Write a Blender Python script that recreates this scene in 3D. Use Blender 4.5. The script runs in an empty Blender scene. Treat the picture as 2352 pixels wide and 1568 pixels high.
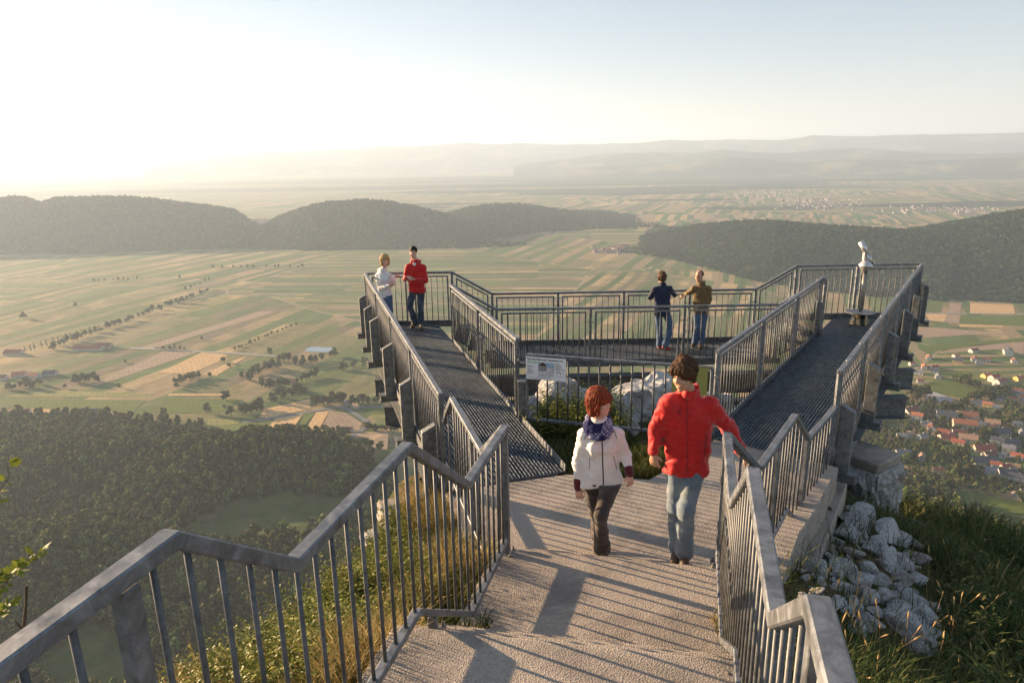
import bpy, bmesh, math, random
import numpy as np
from mathutils import Vector, Matrix, Quaternion, noise as mnoise

random.seed(7); RNG = np.random.default_rng(11)
scn = bpy.context.scene
COL = scn.collection
R_ = math.radians

# ---------------------------------------------------------------- camera
PITCH, ROLL, FPX = R_(15.25), R_(1.0), 1591.0      # focal length in units of a 2352 px wide frame
_f = np.array([0, math.cos(PITCH), -math.sin(PITCH)]); _r = np.array([1., 0, 0]); _u = np.cross(_r, _f)
CR = math.cos(ROLL)*_r - math.sin(ROLL)*_u
CU = math.cos(ROLL)*_u + math.sin(ROLL)*_r
cam_d = bpy.data.cameras.new('camera'); cam = bpy.data.objects.new('camera', cam_d); COL.objects.link(cam)
cam_d.sensor_width = 36; cam_d.lens = 36*FPX/2352; cam_d.clip_start = 0.05; cam_d.clip_end = 150000
cam.matrix_world = Matrix(((CR[0], CU[0], -_f[0], 0), (CR[1], CU[1], -_f[1], 0), (CR[2], CU[2], -_f[2], 0), (0, 0, 0, 1)))
scn.camera = cam

def ray(x, y):
    return CR*(x-1176)/FPX - CU*(y-784)/FPX + _f
def onz(x, y, z):                                   # point of the picture on the level z
    r = ray(x, y); return r*(z/r[2])
def ony(x, y, Y):                                   # point of the picture at the depth Y
    r = ray(x, y); return r*(Y/r[1])
def az(x, y=400):
    r = ray(x, y); return math.atan2(r[0], r[1])

# ---------------------------------------------------------------- world, sun, exposure
SUN_EL, SUN_AZ = R_(11.5), R_(-62.0)                 # azimuth measured from +Y towards +X
sun_dir = Vector((math.sin(SUN_AZ)*math.cos(SUN_EL), math.cos(SUN_AZ)*math.cos(SUN_EL), math.sin(SUN_EL)))
w = bpy.data.worlds.new('World'); scn.world = w; w.use_nodes = True
nt = w.node_tree; nt.nodes.clear()
sky = nt.nodes.new('ShaderNodeTexSky'); sky.sky_type = 'NISHITA'; sky.sun_disc = False
sky.sun_elevation = SUN_EL; sky.sun_rotation = SUN_AZ; sky.altitude = 900
sky.air_density = 1.0; sky.dust_density = .25; sky.ozone_density = 1.7
bg = nt.nodes.new('ShaderNodeBackground'); bg.inputs['Strength'].default_value = 0.080
wo = nt.nodes.new('ShaderNodeOutputWorld')
tn = nt.nodes.new('ShaderNodeMix'); tn.data_type = 'RGBA'; tn.blend_type = 'MULTIPLY'; tn.inputs[0].default_value = 1; tn.inputs[7].default_value = (.985, .97, 1.0, 1)
gm = nt.nodes.new('ShaderNodeGamma'); gm.inputs[1].default_value = .60
nt.links.new(sky.outputs[0], gm.inputs[0]); nt.links.new(gm.outputs[0], tn.inputs[6]); nt.links.new(tn.outputs[2], bg.inputs[0]); nt.links.new(bg.outputs[0], wo.inputs[0])
ld = bpy.data.lights.new('sun', 'SUN'); ld.energy = 5.0; ld.angle = R_(0.6); ld.color = (1.0, 0.70, 0.42)
lo = bpy.data.objects.new('sun', ld); COL.objects.link(lo)
lo.rotation_euler = sun_dir.to_track_quat('Z', 'Y').to_euler()
scn.view_settings.view_transform = 'Standard'; scn.view_settings.look = 'None'
scn.view_settings.gamma = 1.0; scn.view_settings.exposure = 2.0
scn.render.engine = 'CYCLES'
cy = scn.cycles
cy.use_denoising = True
cy.max_bounces = 5; cy.diffuse_bounces = 2; cy.glossy_bounces = 2; cy.transmission_bounces = 2
cy.transparent_max_bounces = 6; cy.volume_bounces = 1
cy.sample_clamp_indirect = 8
cy.use_adaptive_sampling = True; cy.adaptive_threshold = 0.02

# ---------------------------------------------------------------- helpers
class NT:
    """tiny node-graph builder"""
    def __init__(s, name):
        s.m = bpy.data.materials.new(name); s.m.use_nodes = True
        s.t = s.m.node_tree; s.t.nodes.clear()
        s.out = s.t.nodes.new('ShaderNodeOutputMaterial')
        s.b = s.t.nodes.new('ShaderNodeBsdfPrincipled')
        s.t.links.new(s.b.outputs[0], s.out.inputs[0])
    def n(s, typ, **kw):
        nd = s.t.nodes.new(typ)
        for k, v in kw.items():
            if k.startswith('i_'):
                nd.inputs[k[2:].replace('_', ' ')].default_value = v
            else: setattr(nd, k, v)
        return nd
    def l(s, a, b): s.t.links.new(a, b)
    def math(s, op, a, b=None, c=None):
        nd = s.n('ShaderNodeMath', operation=op)
        for i, v in enumerate((a, b, c)):
            if v is None: continue
            if isinstance(v, (int, float)): nd.inputs[i].default_value = v
            else: s.l(v, nd.inputs[i])
        return nd.outputs[0]
    def noise(s, scale, detail=3, rough=.55, vec=None, dist=0):
        nd = s.n('ShaderNodeTexNoise'); nd.inputs['Scale'].default_value = scale
        nd.inputs['Detail'].default_value = detail; nd.inputs['Roughness'].default_value = rough
        nd.inputs['Distortion'].default_value = dist
        if vec is not None: s.l(vec, nd.inputs['Vector'])
        return nd.outputs['Fac']
    def obj(s): return s.n('ShaderNodeTexCoord').outputs['Object']
    def pos(s): return s.n('ShaderNodeNewGeometry').outputs['Position']
    def scale(s, vec, v):
        nd = s.n('ShaderNodeMapping'); nd.inputs['Scale'].default_value = v; s.l(vec, nd.inputs['Vector']); return nd.outputs[0]
    def ramp(s, fac, stops, interp='LINEAR'):
        nd = s.n('ShaderNodeValToRGB'); cr = nd.color_ramp; cr.interpolation = interp
        while len(cr.elements) < len(stops): cr.elements.new(.5)
        for e, (p, c) in zip(cr.elements, stops):
            e.position = p; e.color = (*c, 1) if len(c) == 3 else c
        s.l(fac, nd.inputs[0]); return nd.outputs[0]
    def mix(s, f, a, b, blend='MIX'):
        nd = s.n('ShaderNodeMix', data_type='RGBA', blend_type=blend)
        for i, v in ((0, f), (6, a), (7, b)):
            if isinstance(v, (int, float)): nd.inputs[i].default_value = v
            elif isinstance(v, tuple): nd.inputs[i].default_value = (*v, 1) if len(v) == 3 else v
            else: s.l(v, nd.inputs[i])
        return nd.outputs[2]
    def bump(s, h, strength=.3, dist=.01):
        nd = s.n('ShaderNodeBump'); nd.inputs['Strength'].default_value = strength; nd.inputs['Distance'].default_value = dist
        s.l(h, nd.inputs['Height']); s.l(nd.outputs[0], s.b.inputs['Normal'])
    def base(s, c):
        if isinstance(c, tuple): s.b.inputs['Base Color'].default_value = (*c, 1)
        else: s.l(c, s.b.inputs['Base Color'])
    def set(s, rough=.6, metal=0., spec=.5):
        s.b.inputs['Roughness'].default_value = rough; s.b.inputs['Metallic'].default_value = metal
        s.b.inputs['Specular IOR Level'].default_value = spec

def simple(name, c, rough=.6, metal=0., spec=.5, var=.25, sc=8., bump=0., bsc=60.):
    g = NT(name); o = g.obj(); f = g.noise(sc, 4, .6, o)
    a = tuple(x*(1-var) for x in c); b = tuple(min(1, x*(1+var)) for x in c)
    g.base(g.ramp(f, [(.3, a), (.7, b)])); g.set(rough, metal, spec)
    if bump: g.bump(g.noise(bsc, 4, .6, o), bump, .01)
    return g.m

def tag(o, label=None, cat=None, group=None, kind=None):
    if label: o['label'] = label
    if cat: o['category'] = cat
    if group: o['group'] = group
    if kind: o['kind'] = kind
    return o
def thing(name, label, cat, loc=(0, 0, 0), rz=0., group=None):
    o = bpy.data.objects.new(name, None); COL.objects.link(o); o.empty_display_size = .1
    o.location = loc; o.rotation_euler = (0, 0, rz)
    return tag(o, label, cat, group)
def link(name, me, mat, parent=None, smooth=False):
    if mat is not None:
        for m in (mat if isinstance(mat, (list, tuple)) else [mat]): me.materials.append(m)
    if smooth: me.polygons.foreach_set('use_smooth', [True]*len(me.polygons))
    o = bpy.data.objects.new(name, me); COL.objects.link(o)
    if parent is not None: o.parent = parent
    return o
def mesh_np(name, V, Fc):
    me = bpy.data.meshes.new(name)
    V = np.asarray(V, dtype=np.float32).reshape(-1, 3)
    if isinstance(Fc, np.ndarray):
        n, k = Fc.shape
        me.vertices.add(len(V)); me.vertices.foreach_set('co', V.ravel())
        me.loops.add(n*k); me.loops.foreach_set('vertex_index', Fc.ravel().astype(np.int32))
        me.polygons.add(n); me.polygons.foreach_set('loop_start', (np.arange(n)*k).astype(np.int32))
        me.update(calc_edges=True)
    else:
        me.from_pydata(V.tolist(), [], [list(f) for f in Fc]); me.update()
    return me
class MB:
    """collects boxes, bars, tubes into one mesh"""
    def __init__(s): s.v = []; s.f = []; s.mi = []; s.cur = 0
    def add(s, vs, fs):
        k = len(s.v); s.v += [tuple(map(float, v)) for v in vs]; s.f += [tuple(i+k for i in f) for f in fs]; s.mi += [s.cur]*len(fs)
    def hexa(s, a):      # 8 corners: bottom 4, top 4
        s.add(a, [(3, 2, 1, 0), (4, 5, 6, 7), (0, 1, 5, 4), (1, 2, 6, 5), (2, 3, 7, 6), (3, 0, 4, 7)])
    def box(s, c, d, rz=0.):
        x, y, z = c; a, b, h = d[0]/2, d[1]/2, d[2]/2; co, si = math.cos(rz), math.sin(rz)
        P = [(x+u*co-v*si, y+u*si+v*co, z+t) for t in (-h, h) for u, v in ((-a, -b), (a, -b), (a, b), (-a, b))]
        s.hexa(P)
    def bar(s, p, q, w, h, up=(0, 0, 1)):    # box beam between two points; w sideways, h along up
        p, q, up = Vector(p), Vector(q), Vector(up); d = (q-p).normalized(); sd = d.cross(up).normalized(); u = sd.cross(d).normalized()
        P = []
        for e in (p, q):
            for a, b in ((-1, -1), (1, -1), (1, 1), (-1, 1)): P.append(e+sd*a*w/2+u*b*h/2)
        k = [0, 1, 2, 3]; s.add(P, [(0, 1, 2, 3), (7, 6, 5, 4), (0, 4, 5, 1), (1, 5, 6, 2), (2, 6, 7, 3), (3, 7, 4, 0)])
    def tube(s, p, q, r, r2=None, n=8, cap=True):
        p, q = Vector(p), Vector(q); r2 = r if r2 is None else r2; d = (q-p).normalized()
        a = d.orthogonal().normalized(); b = d.cross(a); P = []
        for e, rr in ((p, r), (q, r2)):
            for i in range(n): t = 2*math.pi*i/n; P.append(e+a*rr*math.cos(t)+b*rr*math.sin(t))
        F = [(i, (i+1) % n, n+(i+1) % n, n+i) for i in range(n)]
        if cap: F += [tuple(range(n-1, -1, -1)), tuple(range(n, 2*n))]
        s.add(P, F)
    def sweep(s, pts, w, h):     # mitred rectangular tube along a polyline lying in a vertical plane
        pts = [Vector(p) for p in pts]; n = len(pts); rings = []
        for i, p in enumerate(pts):
            d0 = (pts[i]-pts[i-1]).normalized() if i else (pts[1]-pts[0]).normalized()
            d1 = (pts[i+1]-pts[i]).normalized() if i < n-1 else d0
            hd = Vector(((d0+d1).x, (d0+d1).y, 0))
            if hd.length < 1e-5: hd = Vector((d0.x, d0.y, 0)) if Vector((d0.x, d0.y, 0)).length > 1e-5 else Vector((1, 0, 0))
            sd = Vector((hd.y, -hd.x, 0)).normalized()
            t = (d0+d1).normalized(); u = sd.cross(t).normalized()
            k = 1/max(.35, t.dot(d1)); h0 = Vector((d0.x, d0.y, 0)); h1 = Vector((d1.x, d1.y, 0)); kk = 1.
            if h0.length > .01 and h1.length > .01: kk = 1/max(.4, math.cos(h0.angle(h1)/2))
            if kk > 1.01: k = 1/max(.5, t.dot(d1)) if abs(d0.z-d1.z) > .1 else 1.
            rings.append([p+sd*a*w/2*kk+u*b*h/2*k for a, b in ((-1, -1), (1, -1), (1, 1), (-1, 1))])
        P = [q for r in rings for q in r]; F = [(0, 1, 2, 3)]
        for i in range(n-1):
            for j in range(4): F.append((i*4+j, i*4+4+j, i*4+4+(j+1) % 4, i*4+(j+1) % 4))
        e = (n-1)*4; F.append((e+3, e+2, e+1, e))
        s.add(P, F)
    def build(s, name, mat, parent=None, smooth=False, bevel=0.):
        me = bpy.data.meshes.new(name); me.from_pydata(s.v, [], s.f)
        if any(s.mi): me.polygons.foreach_set('material_index', s.mi)
        me.update(); o = link(name, me, mat, parent, smooth)
        if bevel:
            b = o.modifiers.new('bevel', 'BEVEL'); b.width = bevel; b.segments = 1; b.limit_method = 'ANGLE'
        return o
def copy_obj(o, parent=None):
    c = o.copy(); COL.objects.link(c)
    if parent is not None: c.parent = parent
    return c
def copy_tree(o, parent=None):
    c = copy_obj(o, parent)
    for ch in list(o.children): copy_tree(ch, c)
    return c
def in_poly(X, Y, poly):
    ins = np.zeros(X.shape, bool); n = len(poly); j = n-1
    for i in range(n):
        xi, yi = poly[i]; xj, yj = poly[j]
        c = ((yi > Y) != (yj > Y)) & (X < (xj-xi)*(Y-yi)/((yj-yi)+1e-12)+xi); ins ^= c; j = i
    return ins
def vnoise(X, Y, s, seed=0):
    """value noise, vectorised"""
    x = X/s+seed*17.3; y = Y/s-seed*9.7; xi = np.floor(x); yi = np.floor(y); fx = x-xi; fy = y-yi
    fx = fx*fx*(3-2*fx); fy = fy*fy*(3-2*fy)
    def h(a, b): v = np.sin(a*127.1+b*311.7+seed*74.7)*43758.5453; return v-np.floor(v)
    return (h(xi, yi)*(1-fx)+h(xi+1, yi)*fx)*(1-fy)+(h(xi, yi+1)*(1-fx)+h(xi+1, yi+1)*fx)*fy
def fbm(X, Y, s, oct=4, seed=0):
    a = 0; amp = .5; t = 0
    for i in range(oct): a = a+amp*vnoise(X, Y, s/2**i, seed+i); t += amp; amp *= .5
    return a/t
# ================================================================= the land far below
ZG = -330.0
D2W = lambda pts, z=ZG: [tuple(onz(x, y, z)[:2]) for x, y in pts]
FOREST_A = D2W([(-400, 938), (-60, 950), (60, 955), (200, 962), (330, 965), (462, 974), (478, 1000), (530, 1030), (610, 1030), (700, 1040), (790, 1064), (862, 1090), (905, 1130), (1000, 1180), (1000, 1700), (-500, 1700)])
CLEAR_A = D2W([(410, 1245), (470, 1190), (560, 1160), (700, 1158), (830, 1160), (900, 1170), (760, 1225), (690, 1250), (600, 1230), (540, 1262), (470, 1255)])
CLEAR_A2 = D2W([(100, 1520), (200, 1450), (320, 1470), (340, 1530), (240, 1600), (120, 1600)])
FOREST_B = D2W([(1950, 1095), (2050, 1112), (2130, 1100), (2200, 1128), (2290, 1150), (2500, 1160), (2600, 1500), (1900, 1500)])
CLEAR_B = D2W([(2195, 1128), (2250, 1135), (2360, 1160), (2460, 1190), (2460, 1235), (2330, 1215), (2250, 1180), (2200, 1160)])
def forest_mask(X, Y):
    a = (in_poly(X, Y, FOREST_A) & ~in_poly(X, Y, CLEAR_A) & ~in_poly(X, Y, CLEAR_A2))
    return a, (in_poly(X, Y, FOREST_B) & ~in_poly(X, Y, CLEAR_B))
def smooth01(t): t = np.clip(t, 0, 1); return t*t*(3-2*t)
c1 = onz(640, 1090, ZG); c2 = onz(200, 1060, ZG); c3 = onz(100, 1330, ZG)
def terrain_z(X, Y):
    X = np.asarray(X, float); Y = np.asarray(Y, float)
    z = np.full(X.shape, ZG)
    rr_ = np.hypot(X, Y); z = z+np.where((rr_ < 1400) & (Y < 760), (fbm(X, Y, 170, 3, 6)-.5)*26*smooth01((760-Y)/120), 0)*smooth01((-X-20)/120)
    for c, sx, sy, hh in ((c1, 130, 50, 30), (c2, 260, 60, 16), (c3, 120, 60, 24)):
        z = z+hh*np.exp(-((X-c[0])/sx)**2-((Y-c[1])/sy)**2)
    return z

# ---- ground sheet (polar, reaches the horizon)
def ground_mesh():
    na, nr = 520, 330
    A = np.linspace(-R_(62), R_(62), na); r = np.concatenate([[0.], np.geomspace(120, 31000, nr-1)])
    AA, RR = np.meshgrid(A, r, indexing='ij'); X = RR*np.sin(AA); Y = RR*np.cos(AA)-60*(RR < 1)
    Z = terrain_z(X, Y)
    V = np.stack([X, Y, Z], -1).reshape(-1, 3)
    i, j = np.meshgrid(np.arange(na-1), np.arange(nr-1), indexing='ij'); k = (i*nr+j).ravel()
    F = np.stack([k, k+1, k+nr+1, k+nr], 1)[:, ::-1]
    me = mesh_np('ground', V, F)
    # back part: one coarse fan behind the viewer
    return me
g = NT('field_patchwork'); P = g.pos(); sep = g.n('ShaderNodeSeparateXYZ'); g.l(P, sep.inputs[0])
X_, Y_ = sep.outputs[0], sep.outputs[1]
warp = g.n('ShaderNodeTexNoise'); warp.inputs['Scale'].default_value = .0016; warp.inputs['Detail'].default_value = 1; g.l(P, warp.inputs['Vector'])
wv = g.n('ShaderNodeVectorMath', operation='SCALE'); g.l(warp.outputs['Color'], wv.inputs[0]); wv.inputs['Scale'].default_value = 60
pw = g.n('ShaderNodeVectorMath', operation='ADD'); g.l(P, pw.inputs[0]); g.l(wv.outputs[0], pw.inputs[1])
vor = g.n('ShaderNodeTexVoronoi', voronoi_dimensions='2D'); vor.inputs['Scale'].default_value = 1/640; g.l(pw.outputs[0], vor.inputs['Vector'])
sc3 = g.n('ShaderNodeSeparateColor'); g.l(vor.outputs['Color'], sc3.inputs[0]); r1, r2, r3 = sc3.outputs
ang = g.math('SUBTRACT', g.math('MULTIPLY', g.math('GREATER_THAN', r1, .6), -1.2), g.math('ADD', g.math('MULTIPLY', r1, .3), .22)); sp2 = g.n('ShaderNodeSeparateXYZ'); g.l(pw.outputs[0], sp2.inputs[0])
cs, sn = g.math('COSINE', ang), g.math('SINE', ang)
u = g.math('ADD', g.math('MULTIPLY', sp2.outputs[0], cs), g.math('MULTIPLY', sp2.outputs[1], sn))
v = g.math('SUBTRACT', g.math('MULTIPLY', sp2.outputs[1], cs), g.math('MULTIPLY', sp2.outputs[0], sn))
wd = g.math('ADD', g.math('MULTIPLY', r2, 24), 12)
ui = g.math('FLOOR', g.math('DIVIDE', u, wd)); vi = g.math('FLOOR', g.math('DIVIDE', v, g.math('ADD', g.math('MULTIPLY', r3, 420), 200)))
cmb = g.n('ShaderNodeCombineXYZ'); g.l(ui, cmb.inputs[0]); g.l(vi, cmb.inputs[1]); g.l(r3, cmb.inputs[2])
wn = g.n('ShaderNodeTexWhiteNoise', noise_dimensions='3D'); g.l(cmb.outputs[0], wn.inputs['Vector'])
crop = g.ramp(wn.outputs['Value'], [(0, (.06, .105, .03)), (.13, (.34, .235, .13)), (.28, (.10, .15, .045)), (.40, (.19, .135, .09)), (.52, (.46, .32, .16)), (.63, (.075, .12, .04)), (.74, (.29, .22, .12)), (.88, (.14, .17, .06))], 'CONSTANT')
rows = g.math('SINE', g.math('MULTIPLY', u, 1.6)); rows = g.math('ADD', g.math('MULTIPLY', rows, .06), .97)
big = g.noise(.006, 4, .6, P); fine = g.noise(.09, 4, .65, P)
mod = g.math('MULTIPLY', rows, g.math('ADD', .72, g.math('MULTIPLY', fine, .5)))
crop = g.mix(1.0, crop, g.mix(1.0, (1, 1, 1), mod, 'MULTIPLY'), 'MULTIPLY')
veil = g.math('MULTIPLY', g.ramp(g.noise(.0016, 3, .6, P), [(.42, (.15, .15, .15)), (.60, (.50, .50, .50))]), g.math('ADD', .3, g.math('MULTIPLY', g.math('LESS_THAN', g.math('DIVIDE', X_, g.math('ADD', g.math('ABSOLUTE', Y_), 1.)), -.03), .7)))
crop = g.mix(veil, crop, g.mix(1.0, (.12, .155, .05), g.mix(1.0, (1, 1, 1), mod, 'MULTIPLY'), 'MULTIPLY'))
# meadows in patches, woods on the distant plain
mead = g.ramp(big, [(.48, (0, 0, 0)), (.54, (1, 1, 1))])
crop = g.mix(g.math('MULTIPLY', g.math('MULTIPLY', mead, .6), g.math('LESS_THAN', Y_, 2600)), crop, g.ramp(fine, [(.3, (.08, .10, .03)), (.7, (.14, .155, .05))]))
edge = g.n('ShaderNodeTexVoronoi', voronoi_dimensions='2D', feature='DISTANCE_TO_EDGE'); edge.inputs['Scale'].default_value = 1/640; g.l(pw.outputs[0], edge.inputs['Vector'])
lane = g.ramp(edge.outputs['Distance'], [(.0025, (.8, .8, .8)), (.0045, (0, 0, 0))])
crop = g.mix(lane, crop, (.33, .27, .19))
st = g.scale(P, (.0003, .0009, 1)); wood = g.noise(1.0, 5, .58, st)
far = g.math('GREATER_THAN', Y_, 3300)
woodm = g.math('MULTIPLY', g.ramp(wood, [(.545, (0, 0, 0)), (.555, (1, 1, 1))]), far)
vfar = g.math('GREATER_THAN', Y_, 6900); vf2 = g.math('LESS_THAN', Y_, 10500)
wood2 = g.ramp(g.noise(1.0, 4, .55, g.scale(P, (.00012, .0006, 1))), [(.43, (0, 0, 0)), (.45, (1, 1, 1))])
woodm = g.math('MAXIMUM', woodm, g.math('MULTIPLY', wood2, g.math('MULTIPLY', vfar, vf2)))
crop = g.mix(woodm, crop, (.026, .04, .016))
# forest floor from a mask painted on the vertices
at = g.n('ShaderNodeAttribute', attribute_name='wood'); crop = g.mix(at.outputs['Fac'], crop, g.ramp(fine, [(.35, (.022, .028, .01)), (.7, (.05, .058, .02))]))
gl = g.n('ShaderNodeAttribute', attribute_name='glade'); crop = g.mix(gl.outputs['Fac'], crop, g.ramp(g.noise(.05, 6, .7, P), [(.3, (.035, .055, .018)), (.55, (.075, .10, .032)), (.75, (.13, .12, .06))]))
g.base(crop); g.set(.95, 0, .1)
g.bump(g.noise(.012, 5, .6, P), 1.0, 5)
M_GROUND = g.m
me = ground_mesh()
co = np.empty(len(me.vertices)*3, np.float32); me.vertices.foreach_get('co', co); co = co.reshape(-1, 3)
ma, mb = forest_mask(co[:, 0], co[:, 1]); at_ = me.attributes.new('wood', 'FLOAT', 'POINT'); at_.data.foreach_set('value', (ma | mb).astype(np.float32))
gd = np.zeros(len(co), bool)
for L in (CLEAR_A, CLEAR_A2, CLEAR_B): gd |= in_poly(co[:, 0], co[:, 1], L)
at_ = me.attributes.new('glade', 'FLOAT', 'POINT'); at_.data.foreach_set('value', gd.astype(np.float32))
tag(link('ground', me, M_GROUND, smooth=True), kind='structure')

# ---- trees: prototypes
def foliage_mat(name, c1, c2, c3, obj_var=True, rough=.8, tl=.28):
    g = NT(name); oi = g.n('ShaderNodeObjectInfo'); geo = g.n('ShaderNodeNewGeometry')
    f = g.n('ShaderNodeAttribute', attribute_name='shade').outputs['Fac']
    a = g.ramp(f, [(0., c1), (.55, c2), (1., c3)])
    if obj_var:
        hs = g.n('ShaderNodeHueSaturation'); g.l(a, hs.inputs['Color'])
        g.l(g.math('ADD', g.math('MULTIPLY', oi.outputs['Random'], .075), .455), hs.inputs['Hue'])
        g.l(g.math('ADD', g.math('POWER', oi.outputs['Random'], 2.2), .75), hs.inputs['Value']); a = hs.outputs[0]
    g.base(a); g.set(rough, 0, .2)
    tr = g.n('ShaderNodeBsdfTranslucent'); g.l(a, tr.inputs[0]); mx = g.n('ShaderNodeMixShader'); mx.inputs[0].default_value = tl
    g.l(g.b.outputs[0], mx.inputs[1]); g.l(tr.outputs[0], mx.inputs[2]); g.l(mx.outputs[0], g.out.inputs[0])
    return g.m
M_WOOD = foliage_mat('woodland_leaves', (.012, .021, .006), (.048, .075, .016), (.24, .225, .06), tl=.14)
M_WOODFAR = foliage_mat('hill_leaves', (.012, .034, .014), (.03, .062, .026), (.08, .11, .04), tl=.1)
M_TREE = foliage_mat('tree_leaves', (.038, .05, .014), (.075, .092, .024), (.14, .145, .04))
M_BARK = simple('bark', (.11, .08, .055), .9, 0, .2, .4, 3.)
def crown_mesh(name, seed, nf, clumps, rad, height, leaf, z0=0.):
    """leaf-sized faces on and inside a set of uneven clumps"""
    rg = np.random.default_rng(seed); cs_ = []
    for k in range(clumps):
        t = rg.uniform(0, 1); rr = rad*(1-.55*t)*rg.uniform(.25, .85); a = rg.uniform(0, 2*math.pi)
        cs_.append((rr*math.cos(a), rr*math.sin(a), z0+height*(.18+.72*t), rad*rg.uniform(.30, .52)*(1-.3*t)))
    cs_.append((0, 0, z0+height*.5, rad*.6)); cs_ = np.array(cs_)
    k = rg.integers(0, len(cs_), nf); d = rg.normal(size=(nf, 3)); d /= np.linalg.norm(d, axis=1)[:, None]
    rr = cs_[k, 3]*rg.uniform(.55, 1.08, nf)**.6
    c = cs_[k, :3]+d*rr[:, None]*np.array([1, 1, .85])
    nrm = d+rg.normal(size=(nf, 3))*.45; nrm /= np.linalg.norm(nrm, axis=1)[:, None]
    a = np.cross(nrm, rg.normal(size=(nf, 3))); a /= np.linalg.norm(a, axis=1)[:, None]; b = np.cross(nrm, a)
    s = leaf*rg.uniform(.6, 1.3, nf)[:, None]
    V = np.stack([c-a*s-b*s*.6, c+a*s-b*s*.5, c+a*s*.7+b*s*.7, c-a*s*.8+b*s*.6], 1).reshape(-1, 3)
    F = [tuple(q) for q in np.arange(nf*4).reshape(-1, 4).tolist()]
    bmi = bmesh.new(); bmesh.ops.create_icosphere(bmi, subdivisions=1, radius=1.); iv = np.array([v.co[:] for v in bmi.verts]); fi = [tuple(v.index for v in f.verts) for f in bmi.faces]; bmi.free(); VV = [V]
    for q in cs_:
        k0 = sum(len(x) for x in VV); VV.append(q[:3]+iv*q[3]*np.array([1, 1, .85])*.86*(1+rg.normal(size=(len(iv), 1))*.10)); F += [tuple(i+k0 for i in f) for f in fi]
    V = np.concatenate(VV); me = mesh_np(name, V, F)
    sh = np.clip(.5+rg.normal(size=nf)*.28+(rg.uniform(size=len(cs_))[k]-.5)*.5, 0, 1); sh = np.concatenate([np.repeat(sh, 4), np.clip(.42+rg.normal(size=len(V)-nf*4)*.15, 0, 1)])
    at = me.attributes.new('shade', 'FLOAT', 'POINT'); at.data.foreach_set('value', sh.astype(np.float32))
    return me
def proto_collection(name, metas, mats):
    c = bpy.data.collections.new(name)
    for i, me in enumerate(metas):
        me.materials.append(mats); o = bpy.data.objects.new(name+'_tree', me); c.objects.link(o)
    return c
C_NEAR = proto_collection('woodland_prototypes', [crown_mesh('crown', 30+i, 230, 7+i % 3, (3.0, 3.6, 2.6, 4.2, 3.2)[i], (7, 6.5, 9, 6.5, 8)[i], .62, 1.0) for i in range(5)], M_WOOD)
C_FAR = proto_collection('hill_wood_prototypes', [crown_mesh('crown', 60+i, 46, 4, 4.2, 7.5, 1.35, .5) for i in range(4)], M_WOODFAR)
def scatter(name, pts, scl, col, label, cat):
    """one object whose geometry nodes stand a tree on every vertex"""
    me = bpy.data.meshes.new(name); pts = np.asarray(pts, np.float32)
    me.vertices.add(len(pts)); me.vertices.foreach_set('co', pts.ravel())
    rg = np.random.default_rng(len(pts))
    for nm, v in (('ts', np.asarray(scl, np.float32)), ('tr', rg.uniform(0, 6.28, len(pts)).astype(np.float32))):
        a = me.attributes.new(nm, 'FLOAT', 'POINT'); a.data.foreach_set('value', v)
    a = me.attributes.new('ti', 'INT', 'POINT'); a.data.foreach_set('value', rg.integers(0, 50, len(pts)).astype(np.int32))
    o = bpy.data.objects.new(name, me); COL.objects.link(o)
    t = bpy.data.node_groups.new(name+'_nodes', 'GeometryNodeTree')
    t.interface.new_socket('Geometry', in_out='INPUT', socket_type='NodeSocketGeometry'); t.interface.new_socket('Geometry', in_out='OUTPUT', socket_type='NodeSocketGeometry')
    gi = t.nodes.new('NodeGroupInput'); go = t.nodes.new('NodeGroupOutput'); ip = t.nodes.new('GeometryNodeInstanceOnPoints')
    ci = t.nodes.new('GeometryNodeCollectionInfo'); ci.inputs['Collection'].default_value = col; ci.inputs['Separate Children'].default_value = True; ci.inputs['Reset Children'].default_value = True
    def attr(nm, ty):
        n = t.nodes.new('GeometryNodeInputNamedAttribute'); n.data_type = ty; n.inputs['Name'].default_value = nm
        return n.outputs['Attribute']
    L = t.links.new
    L(gi.outputs[0], ip.inputs['Points']); L(ci.outputs[0], ip.inputs['Instance']); ip.inputs['Pick Instance'].default_value = True
    L(attr('ti', 'INT'), ip.inputs['Instance Index']); L(attr('ts', 'FLOAT'), ip.inputs['Scale'])
    cx = t.nodes.new('ShaderNodeCombineXYZ'); L(attr('tr', 'FLOAT'), cx.inputs[2]); L(cx.outputs[0], ip.inputs['Rotation'])
    L(ip.outputs[0], go.inputs[0])
    m = o.modifiers.new('scatter', 'NODES'); m.node_group = t
    return tag(o, label, cat, kind='stuff')
def jitter_grid(x0, x1, y0, y1, s, seed):
    rg = np.random.default_rng(seed); X, Y = np.meshgrid(np.arange(x0, x1, s), np.arange(y0, y1, s)); n = X.size
    return X.ravel()+rg.uniform(-.5, .5, n)*s*1.1, Y.ravel()+rg.uniform(-.5, .5, n)*s*1.1
def visible(X, Y, Z, m=60):
    d = X*_f[0]+Y*_f[1]+Z*_f[2]; px = 1176+FPX*(X*CR[0]+Y*CR[1]+Z*CR[2])/d; py = 784-FPX*(X*CU[0]+Y*CU[1]+Z*CU[2])/d
    return (d > 1) & (px > -m) & (px < 2352+m) & (py < 1568+m*1.5)
X, Y = jitter_grid(-900, 60, 250, 1100, 6.0, 1); ma, _b = forest_mask(X, Y); Z = terrain_z(X, Y)
dens = fbm(X, Y, 60, 3, 4); keep = ma & visible(X, Y, Z) & ((dens > .34) | (RNG.uniform(size=X.shape) < .35)); X, Y, Z = X[keep], Y[keep], Z[keep]
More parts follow.
